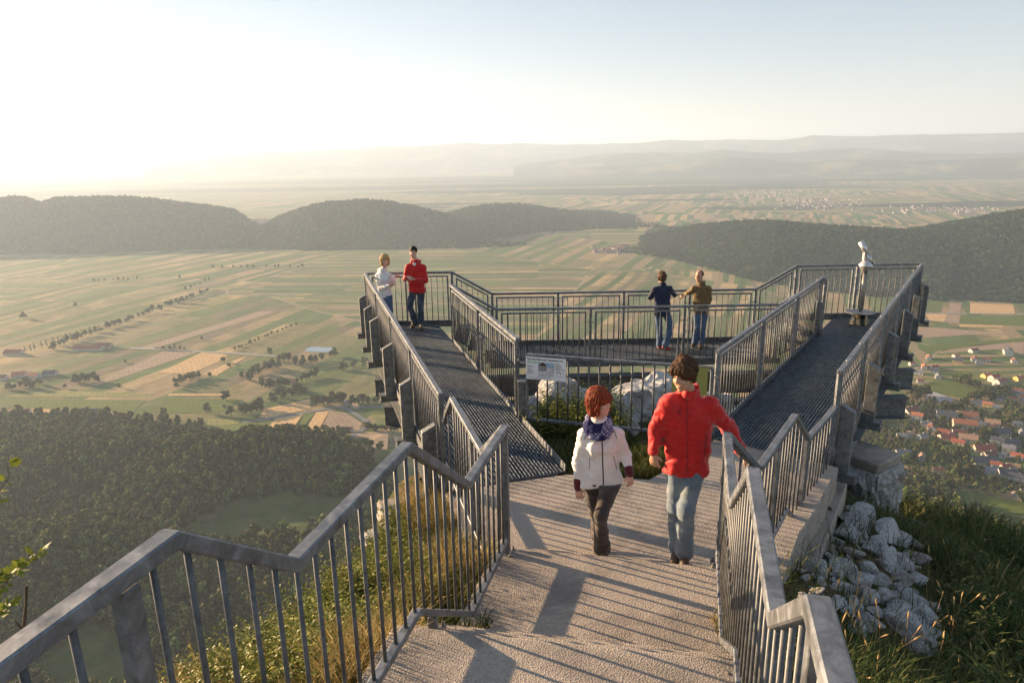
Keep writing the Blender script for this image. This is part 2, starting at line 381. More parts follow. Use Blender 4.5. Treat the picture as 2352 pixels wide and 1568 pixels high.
scatter('woodland', np.stack([X, Y, Z], 1), 0.78+1.1*RNG.uniform(size=len(X))**2.2+.5*fbm(X, Y, 70, 2, 9), C_NEAR, 'dense dark green woodland filling the lower left of the valley', 'woodland')
print('woodland trees', len(X))
X, Y = jitter_grid(180, 1100, 250, 900, 6.2, 2); _a, mb = forest_mask(X, Y); Z = terrain_z(X, Y)
keep = mb & visible(X, Y, Z); X, Y, Z = X[keep], Y[keep], Z[keep]
scatter('woodland', np.stack([X, Y, Z], 1), .8+.9*RNG.uniform(size=len(X))**1.5, C_NEAR, 'leafy woodland below the village on the right of the rocks', 'woodland')

# ---- hills: every one a solid ridge, crest and foot read off as directions, at its own distance
def prof(pts):
    pts = sorted(pts); return [az(x, y) for x, y in pts], [ray(x, y)[2]/math.hypot(ray(x, y)[0], ray(x, y)[1]) for x, y in pts]
def hill(name, crest, dist, foot, mat, seed, rough=1.0, nu=260, nv=60, back=1.0, gully=.16):
    ca, ce = prof(crest); A = np.linspace(ca[0], ca[-1], nu)
    fa, fe = prof(foot)
    el = np.interp(A, ca, ce); fl = np.interp(A, fa, fe); Df = ZG/fl                 # distance of the foot on the level ZG
    Dc = Df+dist; zc = el*Dc
    v = np.linspace(0, 2, nv); V = np.empty((nu, nv, 3))
    for j, t in enumerate(v):
        D = Df+(Dc-Df)*t if t <= 1 else Dc+(t-1)*dist*back
        s = smooth01(t if t <= 1 else 2-t)**.8
        z = ZG-3+(zc-ZG+3)*s
        X = np.sin(A)*D; Y = np.cos(A)*D
        amp = (zc-ZG)*gully*rough; k = s*(1-s)*4
        z = z+(fbm(X, Y, dist*.55, 5, seed)-.5)*2*amp*k+(fbm(X, Y, dist*.1, 3, seed+5)-.5)*amp*.25*s
        V[:, j, 0] = X; V[:, j, 1] = Y; V[:, j, 2] = z
    i, j = np.meshgrid(np.arange(nu-1), np.arange(nv-1), indexing='ij'); k = (i*nv+j).ravel()
    me = mesh_np(name, V.reshape(-1, 3), np.stack([k, k+nv, k+nv+1, k+1], 1))
    tag(link(name, me, mat, smooth=True), kind='structure'); return V
g = NT('wooded_hillside'); P = g.pos(); f1 = g.noise(.012, 5, .7, P); f2 = g.noise(.10, 4, .7, P)
c = g.ramp(f2, [(.3, (.012, .030, .012)), (.7, (.032, .06, .022))]); c = g.mix(g.ramp(f1, [(.55, (0, 0, 0)), (.7, (.5, .5, .5))]), c, (.07, .075, .03))
g.base(c); g.set(.95, 0, .1); g.bump(f2, 1., 6); M_HILL = g.m
g = NT('bare_hill_fields'); P = g.pos(); f1 = g.noise(.0011, 5, .65, P); c = g.ramp(f1, [(.40, (.020, .034, .02)), (.52, (.04, .055, .025)), (.60, (.20, .17, .09))]); g.base(c); g.set(.95, 0, .1); M_FARHILL = g.m
H = []
H.append(hill('hills', [(-260, 470), (-120, 452), (0, 456), (60, 457), (95, 470), (125, 458), (200, 456), (290, 455), (340, 459), (440, 472), (500, 478), (540, 488), (590, 520), (640, 545), (690, 562)], 520, [(-260, 600), (0, 585), (200, 585), (420, 575), (600, 572), (690, 570)], M_HILL, 3))
H.append(hill('hills', [(540, 556), (600, 528), (640, 502), (700, 480), (760, 468), (840, 463), (900, 469), (960, 480), (1030, 498), (1090, 520), (1150, 545), (1210, 560)], 560, [(540, 570), (700, 578), (900, 575), (1100, 572), (1210, 565)], M_HILL, 8))
H.append(hill('hills', [(960, 530), (1020, 497), (1080, 480), (1140, 473), (1200, 474), (1260, 482), (1310, 489), (1380, 493), (1440, 498), (1500, 505), (1560, 516), (1620, 530)], 620, [(960, 556), (1100, 556), (1250, 535), (1400, 527), (1500, 524), (1620, 534)], M_HILL, 12))
H.append(hill('hills', [(1415, 572), (1460, 552), (1520, 535), (1600, 521), (1700, 512), (1780, 512), (1850, 518), (1900, 522), (2000, 528), (2100, 536), (2200, 548)], 480, [(1415, 580), (1480, 588), (1560, 602), (1700, 640), (1760, 655), (1900, 670), (2200, 700)], M_HILL, 21))
H.append(hill('hills', [(1820, 566), (1900, 556), (1960, 549), (2000, 546), (2060, 538), (2130, 526), (2200, 513), (2280, 498), (2352, 487), (2450, 470), (2600, 455)], 620, [(1820, 668), (2000, 685), (2130, 690), (2352, 702), (2600, 712)], M_HILL, 33))
def wood_on(V, step, seed, scale=1.0):
    nu, nv = V.shape[:2]; rg = np.random.default_rng(seed); P0 = V[:-1, :-1]; ex = V[1:, :-1]-P0; ey = V[:-1, 1:]-P0
    area = np.linalg.norm(np.cross(ex, ey), axis=-1); half = area.copy(); half[:, nv//2+4:] = 0; half[:, :1] = 0
    n = int(half.sum()/step**2); pr = (half/half.sum()).ravel(); k = rg.choice(len(pr), n, p=pr); a = rg.uniform(size=(n, 1)); b = rg.uniform(size=(n, 1))
    Q = P0.reshape(-1, 3)[k]+ex.reshape(-1, 3)[k]*a+ey.reshape(-1, 3)[k]*b
    Q = Q[visible(Q[:, 0], Q[:, 1], Q[:, 2])]
    return Q, (.65+.75*rg.uniform(size=len(Q))**1.5)*scale
for i, (lab, st) in enumerate((('hazy wooded ridge on the far left with pale rock faces', 12), ('hazy wooded dome left of the middle of the view', 12), ('hazy low wooded ridge behind the middle of the view', 13), ('broad wooded ridge beyond the two standing men', 8.5), ('steep wooded slope behind the telescope at the right edge', 7.5))):
    Q, s = wood_on(H[i], st, 70+i, 1.0+(st > 10)*.45); scatter('hillside_wood', Q, s, C_FAR, lab, 'woodland'); print('hill', i, len(Q))
# distant ranges
for cr, D0, dd, sd in (([(1300, 386), (1480, 378), (1580, 371), (1680, 361), (1740, 366), (1840, 373), (1980, 367), (2100, 370), (2250, 364), (2400, 358), (2600, 356)], 9800, 1000, 51), ([(-200, 374), (0, 365), (120, 366), (250, 361), (420, 359), (560, 357), (640, 360)], 26000, 1500, 41),
                   ([(330, 386), (400, 374), (480, 364), (560, 355), (620, 349), (680, 348), (750, 344), (810, 343), (870, 337), (940, 337), (1000, 333), (1080, 327), (1110, 331), (1200, 329), (1300, 332), (1400, 330), (1480, 328), (1540, 322), (1610, 323), (1700, 321), (1790, 322), (1830, 318), (1868, 310), (1920, 313), (2000, 313), (2060, 310), (2150, 309), (2250, 308), (2352, 305), (2600, 300)], 15500, 2600, 43),
                   ([(1180, 378), (1300, 366), (1400, 352), (1500, 350), (1600, 352), (1660, 344), (1720, 349), (1800, 352), (1900, 344), (1960, 340), (2040, 345), (2140, 352), (2250, 353), (2352, 350), (2600, 345)], 11500, 1600, 47)):
    fy = math.degrees(0)
    foot = []
    for x, _ in cr:      # pixel row of the foot at that distance
        lo_, hi_ = 300., 700.
        for _i in range(30):
            m_ = (lo_+hi_)/2; q = ray(x, m_); s_ = q[2]/math.hypot(q[0], q[1])
            if s_ > ZG/(D0-dd): lo_ = m_
            else: hi_ = m_
        foot.append((x, lo_))
    hill('hills', cr, dd, foot, M_FARHILL, sd, gully=.25, nv=40)

# ---- the air between
bm = MB(); bm.hexa([(x, y, z) for z in (ZG-4.5, 620) for x, y in ((-33000, -3000), (33000, -3000), (33000, 33000), (-33000, 33000))])
mh = bpy.data.materials.new('valley_haze'); mh.use_nodes = True; t = mh.node_tree; t.nodes.clear()
pv = t.nodes.new('ShaderNodeVolumePrincipled'); pv.inputs['Color'].default_value = (.63, .775, .96, 1); pv.inputs['Density'].default_value = 1.0e-4; pv.inputs['Anisotropy'].default_value = .25
om = t.nodes.new('ShaderNodeOutputMaterial'); t.links.new(pv.outputs[0], om.inputs['Volume'])
tag(bm.build('haze', mh), 'pale morning haze lying over the whole valley', 'haze', kind='stuff')
# ================================================================= roads, fields, houses and single trees in the valley
def PZ(ox, oy, sc): return lambda x, y: ((ox+x/sc)/1.19388, (oy+y/sc)/1.19388)      # crop coordinates to picture coordinates
ZA, ZB_, ZL, ZF, ZW = PZ(2350, 700, 3.92), PZ(2350, 1000, 3.92), PZ(0, 700, 2.24), PZ(0, 1050, 1.96), PZ(800, 1100, 4.48)
def sheet(name, pts, mat, dz=.3, kind='structure'):
    W = [onz(x, y, ZG) for x, y in pts]; bm_ = bmesh.new(); vs = [bm_.verts.new((p[0], p[1], float(terrain_z(p[0], p[1]))+dz)) for p in W]; bm_.faces.new(vs); bmesh.ops.triangulate(bm_, faces=bm_.faces); me = bpy.data.meshes.new(name); bm_.to_mesh(me); bm_.free()
    for p in me.polygons: pass
    bm_ = bmesh.new(); bm_.from_mesh(me); bmesh.ops.recalc_face_normals(bm_, faces=bm_.faces)
    if sum(f.normal.z*f.calc_area() for f in bm_.faces) < 0: bmesh.ops.reverse_faces(bm_, faces=bm_.faces)
    bm_.to_mesh(me); bm_.free(); return tag(link(name, me, mat), kind=kind)
def crop_mat(name, a, b, rows=.9, ang=.5):
    g = NT(name); P = g.pos(); sp = g.n('ShaderNodeSeparateXYZ'); g.l(P, sp.inputs[0]); u = g.math('ADD', g.math('MULTIPLY', sp.outputs[0], math.cos(ang)), g.math('MULTIPLY', sp.outputs[1], math.sin(ang)))
    r = g.math('ADD', g.math('MULTIPLY', g.math('SINE', g.math('MULTIPLY', g.math('ADD', u, g.math('MULTIPLY', g.noise(.05, 2, .5, P), 3.)), rows)), .05), g.noise(.16, 5, .7, P)); g.base(g.ramp(r, [(.3, a), (.7, b)])); g.set(.95, 0, .1); return g.m
C_GOLD = crop_mat('stubble_field', (.42, .26, .12), (.62, .42, .21)); C_TAN = crop_mat('ploughed_field', (.24, .17, .12), (.38, .28, .19)); C_GREEN = crop_mat('meadow', (.075, .11, .022), (.13, .16, .035)); C_OLIVE = crop_mat('mown_meadow', (.16, .17, .05), (.28, .26, .09))
C_ROAD = simple('asphalt_road', (.15, .155, .165), .8, 0, .3, .1, .05); C_GRAVEL = simple('gravel_yard', (.32, .31, .31), .9, 0, .3, .12, .05)
C_POND = simple('pond_water', (.16, .22, .26), .08, 0, .6, .05)
T_ = lambda z, L: [z(*p) for p in L]
for L, m_ in (([(1395, 185), (1420, 140), (1665, 85), (1670, 140), (1440, 188)], C_GOLD), ([(1490, 182), (1630, 165), (1540, 328), (1405, 297)], C_GOLD), ([(1635, 163), (1695, 157), (1605, 290), (1545, 300)], C_GREEN), ([(1699, 157), (1770, 150), (1705, 277), (1632, 275)], C_GOLD),
              ([(1774, 151), (1860, 160), (1945, 215), (1935, 255), (1830, 258), (1712, 277)], C_TAN), ([(1930, 270), (2090, 268), (2085, 420), (1960, 400), (1895, 335)], C_TAN), ([(1975, 130), (2120, 130), (2120, 170), (1990, 165)], C_GREEN), ([(1995, 168), (2120, 172), (2120, 192), (2000, 188)], C_OLIVE),
              ([(1110, 235), (1400, 210), (1480, 190), (1400, 300), (1150, 305)], C_GREEN), ([(1120, 190), (1290, 200), (1280, 225), (1110, 232)], C_OLIVE), ([(1650, 290), (1860, 262), (1800, 330), (1620, 340)], C_OLIVE)): sheet('field', T_(ZF, L), m_)
for L, m_ in (([(980, 720), (1240, 595), (1400, 610), (1340, 655), (1160, 730)], C_GOLD), ([(1250, 730), (1450, 640), (1520, 620), (1330, 740)], C_GOLD), ([(0, 870), (300, 830), (950, 850), (930, 868), (400, 870)], C_OLIVE), ([(1040, 850), (1370, 850), (1360, 862), (1030, 862)], C_GOLD), ([(1060, 880), (1500, 885), (1380, 965), (960, 975)], C_GREEN), ([(20, 880), (900, 890), (820, 960), (60, 930)], C_GREEN), ([(100, 940), (380, 945), (300, 970), (110, 965)], C_GOLD), ([(850, 570), (1600, 345), (1700, 345), (950, 572)], C_TAN), ([(1000, 590), (1230, 590), (600, 800), (560, 795)], C_TAN)): sheet('field', T_(ZL, L), m_)
for L, m_ in (([(770, 190), (900, 160), (1150, 200), (1290, 290), (1160, 370), (1050, 350), (880, 290), (760, 265)], C_GREEN), ([(1240, 380), (1300, 370), (1580, 460), (1500, 475), (1210, 405)], C_GRAVEL), ([(755, 272), (860, 300), (1045, 372), (1000, 412), (740, 375)], C_GRAVEL), ([(270, 1235), (620, 1275), (560, 1335), (260, 1330)], C_OLIVE), ([(262, 1332), (560, 1337), (400, 1372), (262, 1375)], C_GOLD), ([(1100, 1340), (1400, 1410), (1800, 1480), (1795, 1600), (1200, 1600), (1080, 1430)], C_GREEN), ([(1560, 670), (1700, 690), (1740, 740), (1600, 730)], C_GREEN)): sheet('field', T_(ZB_, L), m_)
for L, m_ in (([(800, 482), (920, 490), (895, 612), (755, 610)], C_GREEN), ([(1000, 497), (1130, 505), (1110, 617), (985, 612)], C_TAN), ([(1215, 515), (1680, 535), (1700, 628), (1215, 622)], C_GOLD), ([(735, 625), (965, 632), (940, 718), (770, 700)], C_GOLD), ([(970, 635), (1110, 638), (1100, 732), (945, 718)], C_TAN), ([(1120, 640), (1800, 650), (1800, 760), (1110, 735)], C_GREEN), ([(1090, 738), (1580, 757), (1560, 775), (1110, 770)], C_GOLD), ([(650, 770), (900, 780), (1790, 860), (1200, 855), (640, 895)], C_TAN), ([(640, 985), (900, 960), (1790, 885), (1790, 920), (900, 1020), (700, 1030)], C_GREEN), ([(860, 1040), (1300, 965), (1795, 935), (1790, 1060), (1500, 1010), (900, 1055)], C_TAN), ([(890, 1240), (1200, 1240), (1250, 1290), (900, 1300)], C_GREEN)): sheet('field', T_(ZA, L), m_)
def road(pts, w_, mat=C_ROAD, name='road', dz=.6):
    W = [Vector(onz(x, y, ZG)) for x, y in pts]; Q = []
    for i in range(len(W)-1):
        a, b = W[i], W[i+1]; p0 = W[i-1] if i else a; p3 = W[i+2] if i+2 < len(W) else b
        for k in range(6): t = k/6; Q.append(.5*((2*a)+(b-p0)*t+(2*p0-5*a+4*b-p3)*t*t+(3*a-p0-3*b+p3)*t**3))
    Q.append(W[-1]); V = []
    for i, p in enumerate(Q): d = (Q[min(i+1, len(Q)-1)]-Q[max(i-1, 0)]); n_ = Vector((-d.y, d.x, 0)).normalized()*w_/2; z = float(terrain_z(p.x, p.y))+dz; V += [(p.x-n_.x, p.y-n_.y, z), (p.x+n_.x, p.y+n_.y, z)]
    m = MB(); m.add(V, [(2*i, 2*i+2, 2*i+3, 2*i+1) for i in range(len(Q)-1)]); return tag(m.build(name, mat), kind='structure')
road(T_(ZF, [(1300, 215), (1430, 195), (1560, 175), (1700, 150), (1830, 130), (1870, 145), (1960, 200), (1975, 228), (1935, 268), (1880, 310), (1868, 345), (1905, 390)]), 6.5)
road(T_(ZF, [(1870, 143), (1960, 128), (2110, 133)]), 5); road(T_(ZL, [(1700, 620), (1400, 600), (1100, 585), (800, 570)]), 6, C_GRAVEL); road(T_(ZA, [(700, 618), (1200, 626), (1795, 632)]), 5, C_GRAVEL)
road(T_(ZB_, [(1280, 830), (1330, 890), (1500, 960), (1700, 1000), (1900, 1040)]), 8); road(T_(ZB_, [(1050, 590), (1300, 700), (1420, 800)]), 6); road(T_(ZB_, [(1090, 455), (1180, 490), (1260, 495)]), 2.5, C_GRAVEL)
sheet('pond', T_(ZL, [(1870, 590), (1888, 572), (1912, 562), (1980, 566), (2040, 566), (2053, 575), (2012, 596), (1930, 594)]), C_POND, .5)
# ---- houses
WALLM = {k: simple('plaster_'+k, c, .85, 0, .3, .08, .4) for k, c in dict(far=(.34, .33, .31), white=(.52, .50, .47), cream=(.48, .43, .33), yellow=(.62, .46, .16), grey=(.40, .39, .37)).items()}
ROOFM = {k: simple('roof_'+k, c, .8, 0, .3, .22, 1.2) for k, c in dict(orange=(.42, .155, .075), red=(.29, .085, .055), brown=(.17, .075, .05), tan=(.36, .22, .14), grey=(.20, .20, .21), dark=(.075, .08, .095)).items()}
M_WIN = simple('window_glass', (.04, .05, .06), .15); WINM = None
def house(px, py, L, roof, wallc='white', rz=.3, W_=None, storeys=1, name='house'):
    c = onz(px, py, ZG); z = float(terrain_z(c[0], c[1])); W_ = W_ or L*.62; h = 3.2*storeys+.6; rh = W_*.36; e = .5
    t = bpy.data.objects.new(name, None); COL.objects.link(t); t.location = (c[0], c[1], z); t.rotation_euler = (0, 0, rz)
    m = MB(); a, b = L/2, W_/2; P_ = [(-a, -b, -1), (a, -b, -1), (a, b, -1), (-a, b, -1), (-a, -b, h), (a, -b, h), (a, b, h), (-a, b, h), (-a, 0, h+rh), (a, 0, h+rh)]
    m.add(P_, [(0, 1, 5, 4), (2, 3, 7, 6), (1, 2, 6, 9, 5), (3, 0, 4, 8, 7)]); m.build('wall', WALLM[wallc], t)
    m = MB(); k = rh/b
    for s_ in (-1, 1):
        y0, z0 = s_*(b+e), h-e*k+.05; n_ = .28
        Q = [(-a-e, 0, h+rh+.05), (a+e, 0, h+rh+.05), (a+e, y0, z0), (-a-e, y0, z0)]; U = [(x, y, z_+n_) for x, y, z_ in Q]; m.hexa((Q+U) if s_ < 0 else (Q[::-1]+U[::-1]))
    ro = m.build('roof', ROOFM[roof], t); m = MB(); m.box((a*.3, W_*.12, h+rh*.9), (.9, .8, 2.0)); m.build('chimney', WALLM['white'], ro)
    for s_ in (-1, 1):
        n_ = max(2, int(L/4.5))
        for fl in range(storeys):
            for i in range(n_):
                m = MB(); m.box((-a+L*(i+.5)/n_, s_*(b+.03), 1.9+fl*3.1), (1.1, .08, 1.4)); m.build('window', M_WIN, t)
    for s_ in (-1, 1): m = MB(); m.box((s_*(a+.03), 0, 2.+(storeys-1)*2.6), (.08, 1.2, 1.4)); m.build('window', M_WIN, t)
    return t
def szm(px, py, w_px):      # metres for a width in picture units
    c = onz(px, py, ZG); return w_px*math.sqrt(sum(q*q for q in c))/FPX
HS = []
rgv = random.Random(3)
def put(z, sc, L):
    for (x, y, w_, roof, *o) in L:
        px, py = z(x, y); Lm = min(42, max(8.5, szm(px, py, w_/sc/1.19388)*.92)); wl = o[0] if o else 'white'; st = o[1] if len(o) > 1 else (2 if Lm > 17 else 1); rz = o[2] if len(o) > 2 else rgv.choice([.15, .3, -.55, -.6, 1.1, -.35])
        HS.append((px, py, house(px, py, Lm, roof, wl, rz, min(Lm*.62, 12), st), roof))
put(ZA, 3.92, [(1250, 1040, 80, 'brown'), (1620, 1060, 120, 'dark'), (770, 1110, 70, 'orange'), (1060, 1095, 60, 'orange'), (1080, 1150, 90, 'dark', 'yellow'), (1260, 1130, 90, 'brown'), (1390, 1140, 70, 'brown'), (1310, 1170, 55, 'grey'), (1690, 1150, 80, 'brown'), (590, 1180, 60, 'orange'), (720, 1215, 80, 'orange'), (830, 1220, 75, 'red'), (665, 1275, 75, 'grey'), (820, 1260, 75, 'dark'), (870, 1320, 80, 'grey'),
    (1390, 1310, 90, 'orange', 'yellow'), (1470, 1350, 100, 'red', 'white', 2, .4), (1530, 1395, 110, 'red', 'white', 2, .4), (1740, 1340, 90, 'orange', 'yellow'), (680, 1365, 40, 'red'), (1720, 1510, 90, 'dark')])
put(ZB_, 3.92, [(510, 380, 65, 'brown'), (430, 405, 70, 'tan', 'cream'), (530, 500, 95, 'tan'), (640, 590, 100, 'orange', 'white', 2), (740, 655, 90, 'grey'), (570, 540, 150, 'brown'), (960, 585, 175, 'dark', 'white', 2, -.45), (1180, 565, 175, 'orange', 'white', 1, -.3), (1150, 680, 200, 'orange', 'cream', 2, -.35), (1255, 615, 90, 'tan'), (1310, 665, 100, 'grey'), (1450, 645, 120, 'tan', 'grey', 1, -.5), (1440, 692, 80, 'orange', 'grey'),
    (1530, 775, 160, 'dark', 'cream', 2, -.1), (800, 695, 110, 'brown'), (925, 745, 105, 'red'), (1100, 755, 120, 'brown'), (960, 805, 140, 'red', 'cream', 1, 0.), (1080, 855, 110, 'red', 'cream', 1, -.7), (1185, 840, 150, 'tan', 'cream', 2, -.5), (1245, 795, 80, 'grey'), (480, 790, 95, 'grey', 'cream'), (555, 770, 50, 'tan'), (700, 790, 95, 'grey'), (1620, 865, 180, 'dark', 'cream', 1, 0.), (1500, 860, 110, 'dark', 'white', 2, -.6),
    (1620, 945, 100, 'grey', 'cream', 2, -.6), (1680, 925, 60, 'dark'), (1360, 925, 190, 'red', 'cream', 1, -.05), (1420, 990, 120, 'brown', 'cream'), (1540, 995, 75, 'grey'), (1360, 1055, 220, 'dark', 'grey', 1, -.05), (1720, 1005, 100, 'red', 'white', 1, -.8), (1490, 1095, 90, 'red', 'grey', 1, -.6), (1590, 1120, 90, 'red'), (1680, 1120, 90, 'tan'), (1420, 1160, 150, 'grey', 'grey', 1, -.1), (1610, 1190, 160, 'dark', 'white', 1, -.15),
    (1710, 1230, 120, 'dark'), (490, 975, 140, 'grey', 'grey', 1, 0.), (370, 1035, 90, 'grey', 'grey', 1, 0.), (690, 1005, 90, 'tan', 'grey'), (870, 1155, 90, 'brown', 'cream'), (1740, 325, 90, 'brown', 'white', 2), (1785, 375, 60, 'orange'), (1545, 385, 70, 'dark'), (1670, 385, 60, 'red'), (1720, 655, 70, 'grey', 'cream'), (1765, 745, 60, 'grey'), (1400, 445, 80, 'orange', 'yellow'), (350, 430, 120, 'brown', 'grey', 1, 0.), (330, 485, 130, 'grey', 'grey', 1, 0.), (1740, 1410, 110, 'tan', 'grey')])
for h_ in HS: h_[2]['group'] = 'houses of the village on the right'
rank_ = lambda items, bands, fmt: None
ORDV = ['leftmost', 'second from left', 'third from left', 'fourth from left', 'fifth from left', 'sixth from left', 'seventh from left', 'eighth from left', 'ninth from left', 'tenth from left', '11th from left', '12th from left', '13th from left', '14th from left', '15th from left']
for (y0, y1, nm) in ((0, 985, 'in the topmost part of the village'), (985, 1035, 'in the upper part of the village'), (1035, 1075, 'in the middle of the village'), (1075, 1110, 'in the lower part of the village'), (1110, 1400, 'in the lowest part of the village')):
    for rf in ROOFM:
        it = sorted([q for q in HS if y0 <= q[1] < y1 and q[3] == rf], key=lambda q: q[0])
        for i, q in enumerate(it): tag(q[2], 'house with a '+rf+' roof '+nm+(', '+ORDV[i] if len(it) > 1 else ''), 'house')
FH = []
for (z, sc, x, y, w_, rf, wl, rz, lb) in ((ZW, 4.48, 125, 480, 110, 'brown', 'white', 1.2, 'brown-roofed farmhouse on its own at the edge of the left woodland'), (ZW, 4.48, 705, 380, 90, 'red', 'white', -.2, 'red-roofed house beside the bend of the road'), (ZW, 4.48, 790, 80, 90, 'tan', 'cream', -.5, 'long tan-roofed barn by the road fork'), (ZW, 4.48, 690, 40, 60, 'grey', 'white', .2, 'white house behind the barn by the road fork'), (ZW, 4.48, 450, 600, 130, 'brown', 'grey', 0, 'low brown roof half hidden behind the woodland trees'),
    (ZL, 2.24, 120, 742, 60, 'orange', 'white', .3, 'orange-roofed house in the hamlet at the far left'), (ZL, 2.24, 215, 748, 62, 'red', 'white', -.3, 'red-roofed house in the hamlet at the far left'), (ZL, 2.24, 310, 735, 60, 'dark', 'white', .2, 'dark-roofed house in the hamlet at the far left'), (ZL, 2.24, 12, 760, 50, 'brown', 'white', 0, 'brown-roofed house cut by the left edge'), (ZL, 2.24, 545, 580, 150, 'red', 'white', -.05, 'long red-roofed farm building in the open fields'), (ZL, 2.24, 640, 565, 80, 'brown', 'cream', -.05, 'shorter farm building beside the long red one'),
    (ZL, 2.24, 85, 608, 80, 'red', 'white', 0, 'house at the end of the poplar row'), (ZL, 2.24, 145, 975, 60, 'red', 'white', .2, 'red-roofed house above the edge of the woodland'), (ZL, 2.24, 510, 970, 60, 'dark', 'white', .9, 'dark-gabled house above the edge of the woodland'), (ZL, 2.24, 575, 972, 60, 'dark', 'grey', 0, 'low dark shed beside the dark-gabled house'), (ZL, 2.24, 1800, 782, 30, 'orange', 'white', 0, 'tiny orange roof between the trees below the pond')):
    px, py = z(x, y); Lm = max(9, szm(px, py, w_/sc/1.19388)); t = house(px, py, Lm, rf, wl, rz, min(Lm*.6, 14)); tag(t, lb, 'house'); FH.append((px, py))
# ---- single trees, each with trunk and crown
def tree_proto(i, slim=False, conif=False):
    R0 = 2.6 if not slim else 1.2; Hh = 8.5 if not slim else 15
    cm = crown_mesh('crown', 300+i, 420, 12, R0*(1.35 if not slim else 1), Hh*.82, .52, Hh*.16); cm.materials.append(M_TREE if not conif else M_WOOD)
    m = MB(); m.tube((0, 0, -.5), (.1, 0, Hh*.5), .32, .16, 7); m.tube((.1, 0, Hh*.45), (1.1, .4, Hh*.68), .14, .06, 6); m.tube((.1, 0, Hh*.42), (-1., .3, Hh*.66), .13, .05, 6)
    tm = bpy.data.meshes.new('trunk'); tm.from_pydata(m.v, [], m.f); tm.materials.append(M_BARK); tm.update(); return cm, tm, Hh
TP = [tree_proto(i) for i in range(5)]; TPS = [tree_proto(9, True), tree_proto(10, True)]
TREES = []
def single_tree(px, py, hpx, slim=False):
    c = onz(px, py, ZG); z = float(terrain_z(c[0], c[1])); h = hpx*math.sqrt(sum(q*q for q in c))/FPX/.94; cm, tm, H0 = (rgv.choice(TPS) if slim else rgv.choice(TP)); k = min(h, 17)/H0
    t = bpy.data.objects.new('tree', None); COL.objects.link(t); t.location = (c[0], c[1], z); t.rotation_euler = (0, 0, rgv.uniform(0, 6)); t.scale = (k*rgv.uniform(.95, 1.3),)*2+(k,)
    for n_, me in (('crown', cm), ('trunk', tm)): o = bpy.data.objects.new(n_, me); COL.objects.link(o); o.parent = t
    TREES.append((px, py)); return t
def clump(z, sc, x0, y0, x1, y1, n, h, what, slim=False, thick=12):
    L = []
    for i in range(n):
        t_ = (i+rgv.uniform(.1, .9))/n; x, y = x0+(x1-x0)*t_+rgv.uniform(-1, 1)*thick*.6, y0+(y1-y0)*t_+rgv.uniform(-1, 1)*thick*.5; px, py = z(x, y); L.append((px, py, single_tree(px, py, h*rgv.uniform(.7, 1.25)/sc/1.19388, slim)))
    L.sort(key=lambda q: q[0])
    for i, q in enumerate(L): tag(q[2], (['leftmost', 'second', 'third', 'fourth', 'fifth', 'sixth', 'seventh', 'eighth', 'ninth', 'tenth'][i] if i < 10 else '%dth' % (i+1))+' tree from the left '+what if n > 1 else 'tree '+what, 'tree', 'trees '+what)
for (x, y, h, wh) in ((1270, 970, 60, 'standing alone in the meadow above the woodland'), (1420, 985, 58, 'round and dark beside the lone meadow tree'), (1390, 892, 60, 'standing by the white van in the meadows'), (1375, 655, 36, 'on the field track left of the wood clump'), (1410, 690, 32, 'just below the field track tree'), (1290, 750, 30, 'right of the dark thicket in the fields'), (730, 812, 26, 'small and alone in the green field'), (397, 815, 26, 'small, near the far left hamlet'), (1378, 940, 24, 'small one between two round meadow trees'), (145, 390, 40, 'alone in hazy fields at far left'), (465, 316, 24, 'small in the hazy fields'), (1105, 142, 22, 'tiny in the hazy upper fields'), (770, 660, 18, 'tiny by the farm fields'), (1658, 612, 44, 'on the road just left of the pond'), (1240, 518, 20, 'tiny in the middle of the strip fields'), (1100, 300, 18, 'tiniest in the broad green field')):
    px, py = ZL(x, y); tag(single_tree(px, py, h/2.24/1.19388), 'tree '+wh, 'tree')
for a in ((1500, 760, 1700, 690, 11, 62, 'in the wood clump left of the pond', 40), (1600, 815, 1780, 800, 7, 55, 'in the lower wood clump', 22), (1790, 690, 2060, 620, 11, 44, 'in the hedge below the pond', 20), (1700, 660, 1800, 640, 4, 45, 'just left of the pond'), (1820, 790, 1950, 740, 6, 46, 'in the hedge right of the lower clump'), (1640, 895, 1900, 845, 10, 58, 'in the grove above the stubble fields', 26), (1490, 990, 1620, 940, 8, 62, 'in the thicket at the left end of the stubble fields', 26),
          (1920, 920, 2120, 890, 10, 62, 'in the dark grove by the road fork', 26), (2150, 915, 2330, 905, 8, 52, 'in the dark hedge right of the road fork', 14), (1060, 810, 1240, 745, 9, 42, 'in the dark thicket between the fields', 26), (450, 785, 600, 770, 7, 44, 'around the far left hamlet', 26), (20, 830, 250, 800, 8, 40, 'below the far left hamlet', 20), (940, 575, 1150, 580, 7, 20, 'along the farm track', 6), (1420, 590, 1830, 425, 15, 20, 'in the thin hedge across the strip fields', 6), (2090, 700, 2340, 640, 8, 44, 'in the row right of the pond', 20),
          (1300, 150, 1130, 220, 6, 18, 'in the hazy upper hedge', 8), (850, 150, 560, 160, 8, 16, 'in the hazy wood strip at left', 6), (1290, 80, 1900, 75, 12, 20, 'in the hazy hedge across the valley', 6)):
    clump(ZL, 2.24, *a[:4], a[4], a[5], a[6], thick=a[7] if len(a) > 7 else 12)
clump(ZL, 2.24, 320, 575, 1300, 220, 34, 34, 'in the long hedge crossing the left fields', thick=10); clump(ZL, 2.24, 150, 612, 620, 470, 15, 62, 'in the row of tall poplars', True, 6)
